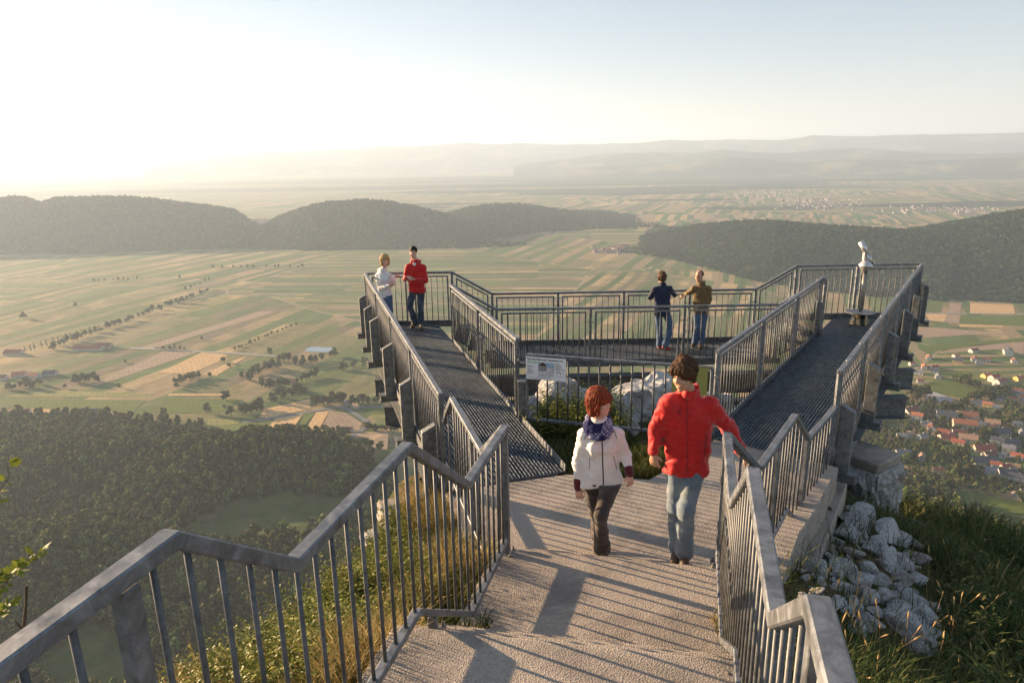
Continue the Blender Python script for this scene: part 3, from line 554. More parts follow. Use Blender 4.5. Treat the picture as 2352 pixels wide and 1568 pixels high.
clump(ZW, 4.48, 390, 400, 700, 480, 9, 90, 'behind the farmhouses at the bend', thick=60); clump(ZW, 4.48, 880, 360, 1280, 370, 10, 90, 'in the hedge right of the road bend', thick=24); clump(ZW, 4.48, 780, 700, 1150, 760, 7, 90, 'at the lower edge of the ploughed field', thick=30)
clump(ZF, 1.96, 480, 560, 600, 585, 5, 50, 'with pale yellowish crowns inside the woodland', thick=14); clump(ZF, 1.96, 1280, 890, 1400, 870, 6, 60, 'at the lower edge of the clearing', thick=26); clump(ZF, 1.96, 1780, 640, 1830, 650, 2, 60, 'on the right edge of the clearing')
for a in ((700, 330, 745, 340, 3, 120, 'tall ones beside the gravel yard'), (560, 350, 700, 400, 6, 90, 'left of the gravel yard', 60), (1020, 180, 1280, 260, 9, 80, 'behind the sports field', 40), (1190, 380, 1480, 340, 9, 80, 'right of the sports field', 40), (880, 500, 1090, 480, 7, 80, 'below the gravel yard', 30), (1340, 780, 1460, 800, 3, 90, 'between the two big dark roofs'), (500, 1040, 620, 1060, 4, 90, 'left of the lowest sheds', 30), (1020, 1200, 1110, 1190, 3, 100, 'large ones at the edge of the lower meadow'), (1190, 1190, 1260, 1170, 3, 90, 'beside the large edge trees'), (930, 960, 1030, 1000, 4, 80, 'in the gardens at the village centre', 30)):
    clump(ZB_, 3.92, *a[:4], a[4], a[5], a[6], thick=a[7] if len(a) > 7 else 12)
print('single trees', len(TREES), 'houses', len(HS))
# gardens and orchards between the houses
VP = D2W([(1960, 950), (2080, 925), (2200, 900), (2500, 880), (2500, 1180), (2290, 1150), (2130, 1110), (2050, 1125), (1950, 1110)]); X, Y = jitter_grid(300, 1100, 450, 1100, 6.4, 5)
ok = in_poly(X, Y, VP) & (fbm(X, Y, 55, 3, 2) > .33)
for L in ([(760, 190), (900, 150), (1150, 190), (1300, 290), (1160, 380), (1000, 420), (730, 385)], [(260, 1225), (640, 1270), (560, 1345), (250, 1380)], [(1100, 1330), (1400, 1400), (1800, 1470), (1800, 1620), (1200, 1620), (1080, 1420)], [(1240, 370), (1300, 360), (1600, 460), (1500, 485), (1200, 410)]): ok &= ~in_poly(X, Y, D2W(T_(ZB_, L)))
for px, py, h_, _r in HS: c = h_.location; ok &= ((X-c.x)**2+(Y-c.y+4)**2) > 9.5**2
X, Y = X[ok], Y[ok]; Z = terrain_z(X, Y); k = visible(X, Y, Z); X, Y, Z = X[k], Y[k], Z[k]
scatter('garden_trees', np.stack([X, Y, Z], 1), .45+.75*RNG.uniform(size=len(X))**1.5, C_NEAR, 'dense garden shrubs and orchard trees between the village houses', 'garden trees'); print('garden', len(X))
# far villages: small pale blocks with roofs, too small and many to tell apart
def far_town(name, px0, px1, py0, py1, n, label, seed):
    r_ = random.Random(seed); m = MB()
    for i in range(n):
        px, py = r_.gauss((px0+px1)/2, (px1-px0)/4), r_.gauss((py0+py1)/2, (py1-py0)/4); c = onz(px, max(py, 385), ZG); s_ = r_.uniform(8, 16); rz = r_.uniform(0, 3); m.cur = 0; m.box((c[0], c[1], ZG+3), (s_, s_*.7, 7), rz); m.cur = 1; m.box((c[0], c[1], ZG+7.4), (s_*1.05, s_*.5, 1.6), rz)
    return tag(m.build(name, [WALLM['far'], ROOFM['brown']]), label, 'village', kind='stuff')
far_town('distant_village', 1780, 1980, 455, 480, 190, 'pale far village on the plain beyond the right hills', 1); far_town('distant_village', 2020, 2300, 475, 492, 130, 'pale far village along the road at the right', 2); far_town('distant_village', 1640, 1860, 440, 460, 110, 'hazy far village above the middle of the plain', 3)
far_town('distant_village', 1400, 1440, 565, 580, 34, 'small village at the foot of the middle hill', 4); far_town('distant_village', 2150, 2400, 392, 408, 220, 'hazy distant town near the right edge', 5); far_town('distant_village', 560, 640, 505, 518, 60, 'hazy town seen through the gap between the hills', 6); far_town('distant_village', 1360, 1420, 572, 584, 20, 'houses in the trees below the middle hill', 7)
# ================================================================= materials near the viewer
def galv(name, tint=(.175, .188, .205), rough=.46, metal=.55):
    g = NT(name); o = g.n('ShaderNodeTexCoord').outputs['Object']; P = g.pos()
    f = g.noise(11, 6, .7, P, .8); f2 = g.noise(60, 4, .7, P)
    a = tuple(x*.5 for x in tint); b = tuple(min(1, x*1.4) for x in tint)
    c = g.ramp(f, [(.32, a), (.5, tint), (.62, b)]); c = g.mix(g.ramp(f2, [(.60, (0, 0, 0)), (.75, (.55, .55, .55))]), c, (.30, .27, .23))
    g.base(c); g.set(rough, metal, .5); g.l(g.ramp(f, [(.3, (rough-.1,)*3), (.7, (rough+.16,)*3)]), g.b.inputs['Roughness'])
    g.bump(f2, .12, .004); return g.m
M_GALV = galv('galvanised_steel'); M_GALVD = galv('weathered_galvanised_steel', (.19, .20, .21), .5, .5)
M_BARS = galv('baluster_steel', (.095, .10, .105), .5, .3); M_DARKST = galv('dark_structural_steel', (.15, .158, .158), .5, .3)
M_GRATE = galv('grating_steel', (.20, .23, .26), .45, .6)
M_BOLT = simple('bolt_steel', (.40, .38, .34), .4, .9, .5, .2)
g = NT('aggregate_concrete'); P = g.pos(); f = g.noise(75, 5, .75, P); v_ = g.n('ShaderNodeTexVoronoi'); v_.inputs['Scale'].default_value = 95; g.l(P, v_.inputs['Vector'])
l_ = g.noise(1.6, 5, .6, P)
c = g.ramp(f, [(.28, (.20, .172, .145)), (.5, (.40, .345, .29)), (.72, (.58, .505, .425))]); c = g.mix(g.math('MULTIPLY', l_, .55), c, (.37, .32, .27), 'MIX')
c = g.mix(g.ramp(l_, [(.52, (0, 0, 0)), (.66, (.35, .35, .35))]), c, (.16, .15, .145))
s_ = g.noise(.55, 6, .7, P, 1.5); c = g.mix(g.ramp(s_, [(.42, (.5, .5, .5)), (.52, (0, 0, 0))]), c, (.15, .135, .12)); s3_ = g.noise(180, 2, .5, P); c = g.mix(g.ramp(s3_, [(.64, (0, 0, 0)), (.70, (.8, .8, .8))]), c, (.06, .055, .05))
g.base(c); g.set(.92, 0, .25)
hgt = g.math('ADD', f, g.math('MULTIPLY', v_.outputs['Distance'], .8)); g.bump(hgt, .9, .0065); M_CONC = g.m
g = NT('smoother_concrete_patch'); P = g.pos(); f = g.noise(110, 5, .7, P); c = g.ramp(f, [(.3, (.12, .118, .115)), (.7, (.24, .23, .22))]); g.base(c); g.set(.9, 0, .25); g.bump(f, .35, .006); M_PATCH = g.m
g = NT('limestone'); P = g.pos(); o = g.obj(); f = g.noise(5, 7, .68, P, .4); f2 = g.noise(32, 6, .75, P); v_ = g.n('ShaderNodeTexVoronoi', feature='DISTANCE_TO_EDGE'); v_.inputs['Scale'].default_value = 6
wv = g.n('ShaderNodeVectorMath', operation='ADD'); nz = g.n('ShaderNodeTexNoise'); nz.inputs['Scale'].default_value = 9; nz.inputs['Detail'].default_value = 4; g.l(P, nz.inputs['Vector']); g.l(P, wv.inputs[0]); g.l(nz.outputs['Color'], wv.inputs[1]); g.l(wv.outputs[0], v_.inputs['Vector'])
c = g.ramp(f2, [(.26, (.24, .235, .225)), (.40, (.66, .65, .63)), (.7, (.86, .84, .81))]); c = g.mix(g.ramp(f, [(.38, (.55, .55, .55)), (.52, (0, 0, 0))]), c, (.20, .18, .16))
c = g.mix(g.ramp(v_.outputs['Distance'], [(.0, (.7, .7, .7)), (.05, (0, 0, 0))]), c, (.09, .085, .08)); c = g.mix(g.ramp(g.noise(2.3, 3, .5, P), [(.58, (0, 0, 0)), (.68, (.5, .5, .5))]), c, (.42, .26, .19))
g.base(c); g.set(.9, 0, .25); g.bump(g.math('ADD', f2, g.math('MULTIPLY', f, .8)), 1.0, .05); M_ROCK = g.m
g = NT('soil_and_dry_grass'); P = g.pos(); f = g.noise(14, 6, .7, P); f2 = g.noise(2.2, 4, .6, P)
c = g.ramp(f, [(.3, (.035, .028, .016)), (.5, (.10, .075, .035)), (.7, (.22, .16, .07))]); c = g.mix(g.ramp(f2, [(.45, (0, 0, 0)), (.6, (.8, .8, .8))]), c, g.ramp(f, [(.3, (.02, .03, .008)), (.7, (.07, .09, .02))])); g.base(c); g.set(.95, 0, .15); g.bump(f, 1., .06); M_SOIL = g.m

# ================================================================= plan of the place
LO, LD = Vector((-.77, 7.02)), Vector((-.289, .957)); LN = Vector((.957, .289))     # left arm: outer line, direction, normal to the inside
RO, RD = Vector((3.76, 7.57)), Vector((.575, .818)); RN = Vector((-.818, .575))
W_ARM = 1.46; ZD, ZR, ZCD, ZCR, ZB = -3.65, -2.5, -4.15, -3.0, -3.56
def lp(s, n=0., z=0.): p = LO+LD*s+LN*n; return Vector((p.x, p.y, z))
def rp(s, n=0., z=0.): p = RO+RD*s+RN*n; return Vector((p.x, p.y, z))
sL = (15.0-LO.y)/LD.y; sR = (15.0-RO.y)/RD.y

# ---- fences
BAR = {}
def bar_mesh(L, r=.010):
    k = (round(L, 3), r)
    if k not in BAR:
        m = MB(); m.tube((0, 0, 0), (0, 0, L), r, n=8); me = bpy.data.meshes.new('baluster'); me.from_pydata(m.v, [], m.f); me.materials.append(M_BARS); me.update()
        me.polygons.foreach_set('use_smooth', [len(p.vertices) == 4 for p in me.polygons]); BAR[k] = me
    return BAR[k]
def baluster(p, L, par, r=.010):
    o = bpy.data.objects.new('baluster', bar_mesh(L, r)); COL.objects.link(o); o.location = p; o.parent = par
def panel(par, a, b, H=1.15, gap=.085, foot=.07, ends=.10, sp=.127, r=.009):
    """welded frame with upright bars between handrail points a and b (vectors on the handrail centre line)"""
    d = (b-a); L = Vector((d.x, d.y, 0)).length; u = d/L; a2 = a+u*ends; b2 = b-u*ends; up = Vector((0, 0, 1))
    m = MB(); t0, t1 = a2-up*gap, b2-up*gap; q0, q1 = a2-up*(H-foot), b2-up*(H-foot)
    m.bar(t0, t1, .03, .03); m.bar(q0, q1, .03, .03)
    m.bar(t0+u*.015-up*.015, q0+u*.015+up*.015, .03, .032, up=(u.x, u.y, 0)); m.bar(t1-u*.015-up*.015, q1-u*.015+up*.015, .03, .032, up=(u.x, u.y, 0))
    m.build('panel_frame', M_GALV, par)
    n = max(1, round((L-2*ends)/sp))
    for i in range(1, n):
        p = q0.lerp(q1, i/n)+up*.015; baluster(p, (t0.z-q0.z)-.03, par, r)
def rails(par, pts, w=.06, h=.045):
    m = MB(); m.sweep(pts, w, h); m.build('handrail', M_GALV, par, bevel=.004)
def post(par, p, H=1.15, s=.05, cap=False):
    m = MB(); m.box((p.x, p.y, p.z-H/2-.012), (s, s, H-.025), rz=math.atan2(par.get('_d', 0), 1) if False else 0)
    m.build('post', M_GALV, par)
def clip(par, p, d, off=.07):
    m = MB(); a = Vector((d.x, d.y, 0)).normalized(); m.bar(p-a*off, p+a*off, .014, .022); m.build('clip', M_BOLT, par)
def straight_fence(name, label, A, B, npan, H=1.15, group=None, ends=(True, True)):
    t = thing(name, label, 'fence', (A.x, A.y, A.z-H)); t['_x'] = 0; del t['_x']
    org = Vector((A.x, A.y, A.z-H)); a, b = A-org, B-org
    rails(t, [a, b])
    for i in range(npan+1):
        p = a.lerp(b, i/npan)
        if (i == 0 and not ends[0]) or (i == npan and not ends[1]): continue
        q = p+(b-a).normalized()*(.03 if i == 0 else -.03 if i == npan else 0)
        post(t, q, H)
        for hh in (.28, .92):
            clip(t, q-Vector((0, 0, hh)), b-a)
    for i in range(npan): panel(t, a.lerp(b, i/npan), a.lerp(b, (i+1)/npan), H)
    # screws on the handrail
    for i in range(npan*2):
        p = a.lerp(b, (i+.5)/(npan*2)); m = MB(); m.tube((p.x, p.y, p.z+.022), (p.x, p.y, p.z+.029), .013, n=6); m.build('screw', M_BOLT, t)
    return t
FS = 'steel bar fences of the viewing platform'
def grp(o, g): o['group'] = g; return o
grp(straight_fence('steel_fence', 'long sunlit steel bar fence along the outer left side of the platform', lp(0, 0, ZR), lp(sL, 0, ZR), 4), FS)
grp(straight_fence('steel_fence', 'steel bar fence on the inner side of the left walkway, ending at the white sign', lp(1.90, W_ARM, ZR), lp(6.28, W_ARM, ZR), 2), FS)
grp(straight_fence('steel_fence', 'long bluish steel bar fence along the outer right side of the platform', rp(0, 0, ZR), rp(sR, 0, ZR), 5), FS)
grp(straight_fence('steel_fence', 'steel bar fence on the inner side of the right walkway, near the telescope', rp(.10, W_ARM, ZR), rp(6.34, W_ARM, ZR), 3), FS)
def zig_fence(name, label, pts, panels, H, sp=.127):
    t = thing(name, label, 'fence', (pts[0][0], pts[0][1], pts[0][2]-H)); org = Vector((pts[0][0], pts[0][1], pts[0][2]-H))
    P_ = [Vector(p)-org for p in pts]; rails(t, P_)
    for (i, n) in panels:
        a, b = P_[i], P_[i+1]
        for k in range(n):
            panel(t, a.lerp(b, k/n), a.lerp(b, (k+1)/n), H, ends=.085)
            q = a.lerp(b, k/n)
            post(t, q, H); [clip(t, q-Vector((0, 0, hh)), b-a) for hh in (.28, .92)]
    post(t, P_[-1], H)
    return t
YF, YN = 15.0, 13.42
e0, e1 = lp(sL, 0, ZR), rp(sR, 0, ZR)
grp(zig_fence('steel_fence', 'far steel bar fence dropping from both platform ends to the lower middle walkway', [(e0.x+.05, YF, ZR), (-1.29, YF, ZR), (-.42, YF, ZCR), (5.39, YF, ZCR), (6.25, YF, ZR), (e1.x-.05, YF, ZR)], [(0, 2), (1, 1), (2, 4), (3, 1), (4, 2)], 1.15), FS)
i0, i1 = lp(6.33, W_ARM, ZR), rp(6.38, W_ARM, ZR)
grp(zig_fence('steel_fence', 'steel bar fence on the near side of the lower middle walkway', [(i0.x+.05, YN, ZR), (-.30, YN, ZCR), (5.31, YN, ZCR), (i1.x-.05, YN, ZR)], [(0, 1), (1, 3), (2, 1)], 1.15), FS)
# barrier in front of the rocks
A, B = Vector((.20, 9.06, -2.66)), Vector((2.52, 8.33, -2.66)); HB = .93
t = thing('barrier_fence', 'low steel bar fence closing off the white rocks between the two walkways', 'fence', (A.x, A.y, A.z-HB)); org = Vector((A.x, A.y, A.z-HB)); a, b = A-org, B-org; grp(t, FS)
m = MB(); m.bar(a, b, .045, .035); m.bar(a-Vector((0, 0, HB)), b-Vector((0, 0, HB)), .04, .035); m.build('handrail', M_GALV, t)
for q in (a, b):
    m = MB(); m.bar(q+Vector((0, 0, .0)), q-Vector((0, 0, HB)), .045, .03, up=(1, 0, 0)); m.build('post', M_GALV, t)
n = 17
for i in range(1, n): baluster(a.lerp(b, i/n)-Vector((0, 0, HB-.018)), HB-.036, t, .0125)
for q, s_ in ((a, -1), (b, 1)):
    for hh in (.12, .78): clip(t, q+(b-a).normalized()*s_*.05-Vector((0, 0, hh)), b-a, .05)

# ---- the zigzag railings on the steps
def step_rail(name, label, top, H, posts, sp=.125, drop_posts=(), flip=False):
    org = Vector(top[0])-Vector((0, 0, H)); t = thing(name, label, 'railing', org)
    T = [Vector(p)-org for p in top]; m = MB(); m.sweep(T, .062, .052); m.build('handrail', M_GALV, t, bevel=.006)
    B_ = [p-Vector((0, 0, H)) for p in T]; m = MB(); m.sweep(B_, .05, .04); m.build('bottom_rail', M_GALV, t, bevel=.004)
    # cumulative horizontal length
    cum = [0]
    for p, q in zip(T, T[1:]): cum.append(cum[-1]+math.hypot(q.x-p.x, q.y-p.y))
    n = int(cum[-1]/sp)
    for i in range(1, n):
        s = i*cum[-1]/n
        k = max(j for j in range(len(cum)-1) if cum[j] <= s+1e-9); f = (s-cum[k])/(cum[k+1]-cum[k]); p = T[k].lerp(T[k+1], f); b0 = B_[k].lerp(B_[k+1], f)
        if any(abs(s-ps) < .05 for ps in posts): continue
        baluster(b0+Vector((0, 0, .0)), H-.01, t, .010)
    for s_p in posts:
        s = abs(s_p); s = min(s, cum[-1]-1e-6); k = max(j for j in range(len(cum)-1) if cum[j] <= s+1e-9); f = (s-cum[k])/(cum[k+1]-cum[k]); p = T[k].lerp(T[k+1], f)
        d = (T[k+1]-T[k]); rz = math.atan2(d.y, d.x)
        m = MB()
        if s_p > 0: m.box((p.x, p.y, p.z-(H+.13)/2-.02), (.055, .05, H+.10), rz=rz)
        else: m.box((p.x, p.y, p.z-H-.075), (.05, .045, .10), rz=rz)
        m.build('post', M_GALV, t, bevel=.003)
        m = MB(); m.box((p.x, p.y, p.z-H-.125), (.13, .12, .012), rz=rz); fp = m.build('foot_plate', M_GALVD, t)
        for sx in (-1, 1):
            m = MB(); c = Vector((p.x, p.y, p.z-H-.119))+Vector((math.cos(rz), math.sin(rz), 0))*.048*sx+Vector((-math.sin(rz), math.cos(rz), 0))*(.042 if not flip else .042)*(-1 if not flip else 1)
            m.tube(c, c+Vector((0, 0, .035)), .009, n=6); m.tube(c, c+Vector((0, 0, .012)), .017, n=6); b_ = m.build('bolt', M_BOLT, fp)
    return t
def pl(y, z): return (-.54+.262*(y-3.26), y, z)
def pr(y, z): return (.625+.2645*(y-1.13), y, z)
SL = [pl(.15, -1.01), pl(1.70, -1.01), pl(2.22, -1.43), pl(3.25, -1.43), pl(4.12, -2.09), pl(5.07, -2.08)]
HH = .97
rl = step_rail('stair_railing', 'zigzag galvanised railing down the left side of the concrete steps', SL, HH, [1.43, -3.42, 5.06])
SR_ = [pr(.15, -1.01), pr(1.36, -1.01), pr(1.86, -1.43), pr(2.89, -1.43), pr(3.80, -2.09), pr(4.84, -2.08), (1.97, 5.12, -2.50)]
step_rail('stair_railing', 'zigzag galvanised railing right of the steps, held by the man in red', SR_, HH, [1.2, -2.75, 4.83], flip=True)
for o in (rl,): pass
step_rail('landing_railing', 'short stepped railing on the left landing between the steps and the walkway', [(-.07, 5.13, -2.10), (-.27, 5.54, -2.5), (-.64, 6.90, -2.5), (-.78, 7.08, -2.86)], 1.0, [.9], flip=True)
step_rail('landing_railing', 'stepped railing on the right landing leading to the long outer fence', [(1.99, 5.14, -2.50), (2.72, 6.25, -2.5), (3.05, 6.65, -2.92), (3.74, 7.54, -2.92)], 1.0, [.6, 1.8], flip=True)

# ---- the steel platform itself
t = thing('viewing_platform', 'steel viewing platform with two grating walkways joined by a lower one beyond the rocks', 'platform', (0, 0, 0))
def grating(name, edge_in, edge_out, far_fn, z, dirv, nrm, o_, s0, s1, w, zt=.034, n0=0.):
    m = MB(); k = int((w-n0)/.042)
    for i in range(k+1):
        n_ = n0+(w-n0)*i/k; a, b = s0(n_), s1(n_)
        p, q = o_(a, n_, z-zt/2), o_(b, n_, z-zt/2); m.bar(p, q, .006, zt)
    smin, smax = min(s0(0), s0(w)), max(s1(0), s1(w)); ss = smin
    while ss < smax:
        # width limits of this cross rod
        ns = [n_ for n_ in np.linspace(n0, w, 30) if s0(n_) <= ss <= s1(n_)]
        if len(ns) > 1: m.bar(o_(ss, ns[0], z-.018), o_(ss, ns[-1], z-.018), .004, .024)
        ss += .05
    return m.build(name, M_GRATE, t)
grating('deck_grating', 0, 0, 0, ZD, LD, LN, lp, lambda n: .10+.0*n, lambda n: sL-.30*n/1.0 if False else (15.0-.05-LO.y-LN.y*n)/LD.y, W_ARM)
grating('deck_grating', 0, 0, 0, ZD, RD, RN, rp, lambda n: .02, lambda n: (15.0-.05-RO.y-RN.y*n)/RD.y, W_ARM)
# end landings beside the arms (between inner line and the stairs)
def xg(x0, x1, y0, y1, z):
    m = MB(); n = int((x1-x0)/.042)
    for i in range(n+1): x = x0+(x1-x0)*i/n; m.bar((x, y0, z-.017), (x, y1, z-.017), .006, .034)
    y = y0
    while y < y1: m.bar((x0, y, z-.018), (x1, y, z-.018), .004, .024); y += .05
    m.build('deck_grating', M_GRATE, t)
xg(-.30, 5.30, YN, YF-.04, ZCD)
for k, (x0, x1) in enumerate(((-1.18, -.90), (-.88, -.60))): xg(x0, x1, YN+.05, YF-.04, ZD-.165*(k+1)+.165)
for k, (x0, x1) in enumerate(((5.60, 5.88), (5.90, 6.18))): xg(x0, x1, YN+.05, YF-.04, ZD-.165*(2-k)+.165)
# edge plates
m = MB(); up = Vector((0, 0, 1))
for P1, P2 in ((lp(.1, W_ARM+.01, ZD), lp(6.28, W_ARM+.01, ZD)), (rp(0, W_ARM+.01, ZD), rp(6.34, W_ARM+.01, ZD))):
    m.bar(P1+up*.02, P2+up*.02, .012, .11)
m.build('toe_board', M_GALVD, t)
m = MB()
for P1, P2 in ((lp(0, -.03, ZD), lp(sL, -.03, ZD)), (rp(0, -.03, ZD), rp(sR, -.03, ZD))): m.bar(P1-up*.03, P2-up*.03, .012, .12)
m.bar((e0.x, YF+.02, ZD), (-1.25, YF+.02, ZD), .012, .14); m.bar((-.45, YF+.02, ZCD), (5.4, YF+.02, ZCD), .012, .14); m.bar((6.2, YF+.02, ZD), (e1.x, YF+.02, ZD), .012, .14)
m.bar((-.45, YN-.02, ZCD+.0), (5.4, YN-.02, ZCD+.0), .012, .12); m.build('edge_plate', M_DARKST, t)
def ibeam(name, p, q, h, w, tw=.012, tf=.018, mat=None):
    p, q = Vector(p), Vector(q); m = MB(); m.bar(p-up*(tf/2), q-up*(tf/2), w, tf); m.bar(p-up*(h-tf/2), q-up*(h-tf/2), w, tf); m.bar(p-up*h/2, q-up*h/2, tw, h-2*tf-.002)
    return m.build(name, mat or M_DARKST, t)
ibeam('girder', lp(-1.2, .12, ZD-.16), lp(sL, .12, ZD-.16), .46, .24); ibeam('girder', lp(.3, W_ARM-.10, ZD-.16), lp(sL-.2, W_ARM-.10, ZD-.16), .40, .2)
ibeam('girder', rp(-.75, .12, ZD-.16), rp(sR, .12, ZD-.16), .46, .24); ibeam('girder', rp(.2, W_ARM-.10, ZD-.16), rp(sR-.2, W_ARM-.10, ZD-.16), .40, .2)
ibeam('cross_girder', (-2.78, 13.3, -4.35), (8.1, 13.3, -4.35), .40, .22); ibeam('cross_girder', (-2.32, 11.75, -4.35), (7.1, 11.75, -4.35), .40, .22)
ibeam('cross_girder', (-.6, 14.95, -4.24), (5.7, 14.95, -4.24), .3, .2)
# stanchions with their bracket beams
for o_, ss in ((lp, (.23, 1.94, 3.83, 5.79, 6.90, 8.05)), (rp, (.10, 2.04, 4.04, 5.99, 7.57, 9.05))):
    for s in ss:
        st = None; m = MB()
        d = (LD if o_ is lp else RD); nn = (LN if o_ is lp else RN)
        # pointed plate post just outside the fence
        z0, z1, z2 = ZD-.10, -2.98, -2.90
        a, b = -.045, -.115; c = .055
        def q(ds, n, z): return o_(s+ds, n, z)
        V = [q(-c, a, z0), q(c, a, z0), q(c, b, z0), q(-c, b, z0), q(-c, a, z2), q(c, a, z2), q(c, b-.0, z1), q(-c, b-.0, z1)]
        # wide face looks along the arm: widen it outwards
        b2 = -.20 if o_ is lp else -.20
        V = [q(-.05, a, z0), q(.05, a, z0), q(.05, b2, z0), q(-.05, b2, z0), q(-.05, a, z2), q(.05, a, z2), q(.05, b2, z1), q(-.05, b2, z1)]
        m.hexa([tuple(v) for v in (V if o_ is rp else V)]); m.build('stanchion', M_DARKST, t, bevel=.004)
        m = MB(); m.bar(o_(s, -.30, ZD-.20), o_(s, W_ARM-.05, ZD-.20), .15, .018); m.bar(o_(s, -.30, ZD-.10), o_(s, W_ARM-.05, ZD-.10), .17, .014); m.bar(o_(s, -.285, ZD-.15), o_(s, W_ARM-.06, ZD-.15), .12, .078)
        m.build('bracket_beam', M_DARKST, t)
# support posts by the barrier
for p_ in ((.14, 9.22), (2.55, 8.55)):
    m = MB(); m.box((p_[0], p_[1], -3.55), (.14, .14, .95)); m.box((p_[0], p_[1], -4.02), (.30, .30, .02)); m.build('support_post', M_GALVD, t, bevel=.004)

# ---- concrete path with its steps
def slab(name, poly, z, th, mat=M_CONC, n=1, lab=None):
    m = MB(); k = len(poly); P_ = [(x, y, z) for x, y in poly]+[(x, y, z-th) for x, y in poly]
    m.add(P_, [tuple(range(k)), tuple(range(2*k-1, k-1, -1))]+[(i, k+i, k+(i+1) % k, (i+1) % k) for i in range(k)])
    o = m.build(name, mat); b = o.modifiers.new('bevel', 'BEVEL'); b.width = .018; b.segments = 2; b.limit_method = 'ANGLE'
    return tag(o, kind='structure')
def ex(y, side, off=0.):
    return ((-.54+.262*(y-3.26)-.10-off, y-.0) if side < 0 else (.625+.2645*(y-1.13)+.10+off, y))
def band(y0, y1, z, th, off=0.):      # across the path; front and back edges skew like the steps
    sk = -.19*1.75
    a, b = ex(y0+.02, -1, off), ex(y0+sk, 1, off); c, d = ex(y1+sk, 1, off), ex(y1+.02, -1, off); slab('path', [a, b, c, d], z, th)
band(-1.5, 3.27, -2.50, 1.6, .05)
for i in range(3): band(3.272, 3.27+.22*(i+1), -2.50-.1675*(i+1), 1.4-.1*i, .04)
band(3.274, 5.10, -3.17, 1.2, .02)
for i in range(2): band(5.104, 5.10+.27*(i+1), -3.17-.16*(i+1), 1.0-.1*i, .06)
slab('path', [(-.30, 5.13), (2.05, 4.80), (2.80, 6.05), (3.15, 6.50), (3.84, 7.50), (2.63, 8.38), (1.90, 7.60), (1.55, 7.27), (.62, 7.44), (-.80, 7.06), (-.62, 6.6)], ZD-.002, 1.3)
slab('path', [(2.6, 5.9), (2.85, 5.8), (4.1, 7.75), (3.9, 8.1), (3.15, 7.0)], -4.0, .5)
# ---- telescope
tx, ty = 7.42, 14.35
t = thing('coin_telescope', 'silver coin-operated telescope on a post at the right end of the platform', 'telescope', (tx, ty, ZD)); t.scale = (.87, .87, .87)
M_SIL = simple('satin_aluminium', (.62, .60, .58), .35, .7, .5, .1); M_TPOST = simple('painted_post', (.30, .28, .24), .45, .6, .5, .25)
def lathe(m, prof_, n=24, c=(0, 0, 0)):
    P_ = []; 
    for r, z in prof_:
        for i in range(n): a = 2*math.pi*i/n; P_.append((c[0]+r*math.cos(a), c[1]+r*math.sin(a), c[2]+z))
    F = [(j*n+i, j*n+(i+1) % n, (j+1)*n+(i+1) % n, (j+1)*n+i) for j in range(len(prof_)-1) for i in range(n)]
    F += [tuple(range(n-1, -1, -1)), tuple((len(prof_)-1)*n+i for i in range(n))]; m.add(P_, F)
m = MB(); lathe(m, [(.25, 0), (.24, .02), (.19, .13), (.12, .25), (.07, .28)]); g = NT('striped_metal'); sp_ = g.n('ShaderNodeTexWave'); sp_.inputs['Scale'].default_value = 1.6; sp_.inputs['Distortion'].default_value = 3.; g.l(g.obj(), sp_.inputs['Vector']); g.base(g.ramp(sp_.outputs['Fac'], [(.55, (.03, .028, .025)), (.65, (.25, .20, .12))])); g.set(.3, .6); m.build('base_cone', g.m, t, smooth=True)
m = MB(); lathe(m, [(.33, .28), (.335, .285), (.335, .298), (.33, .302)], 32); o_ = m.build('step_plate', M_GALV, t)
m = MB(); m.tube((0, 0, .32), (0, 0, 1.26), .045, n=16); m.tube((0, 0, 1.26), (0, 0, 1.36), .065, .075, n=16); m.build('column', M_TPOST, t, smooth=True)
m = MB(); lathe(m, [(.07, 1.30), (.12, 1.36), (.155, 1.42), (.16, 1.45), (.12, 1.50), (.07, 1.56), (.05, 1.58)]); m.build('coin_head', M_SIL, t, smooth=True)
m = MB(); m.box((-.075, 0, 1.66), (.02, .10, .20)); m.box((.075, 0, 1.66), (.02, .10, .20)); m.build('yoke', M_SIL, t, bevel=.004)
m = MB(); ax = Vector((-.42, .25, .87)).normalized(); c_ = Vector((0, 0, 1.70)); m.tube(c_-ax*.22, c_+ax*.02, .052, .058, 16); m.tube(c_+ax*.02, c_+ax*.34, .062, .068, 16); tb = m.build('scope_tube', M_SIL, t, smooth=True)
m = MB(); m.tube(c_-ax*.28, c_-ax*.22, .028, .034, 12); m.build('eyepiece', simple('black_rubber', (.03, .03, .03), .6), tb, smooth=True)

# ---- the two notice boards
def text_obj(s, size, loc, ux, uz, mat, par, name='lettering', ext=.0008, bold=0):
    cu = bpy.data.curves.new(name, 'FONT'); cu.body = s; cu.size = size; cu.extrude = ext; cu.offset = bold; cu.resolution_u = 2
    o = bpy.data.objects.new('tmp', cu); COL.objects.link(o); bpy.context.view_layer.update()
    me = bpy.data.meshes.new_from_object(o.evaluated_get(bpy.context.evaluated_depsgraph_get())); bpy.data.objects.remove(o)
    nrm = Vector(ux).cross(Vector(uz)); M = Matrix((Vector(ux), Vector(uz), nrm)).transposed().to_4x4(); M.translation = Vector(loc); me.transform(M)
    me.materials.clear(); me.name = name; return link(name, me, mat, par)
BD = (B-A).normalized(); BN = Vector((BD.y, -BD.x, 0))     # towards the viewer
M_WHITE = simple('white_enamel', (.80, .80, .82), .35, 0, .5, .04); M_INK = simple('black_print', (.03, .03, .04), .5); M_GRN = simple('green_print', (.25, .45, .2), .5)
uz = Vector((0, 0, 1))
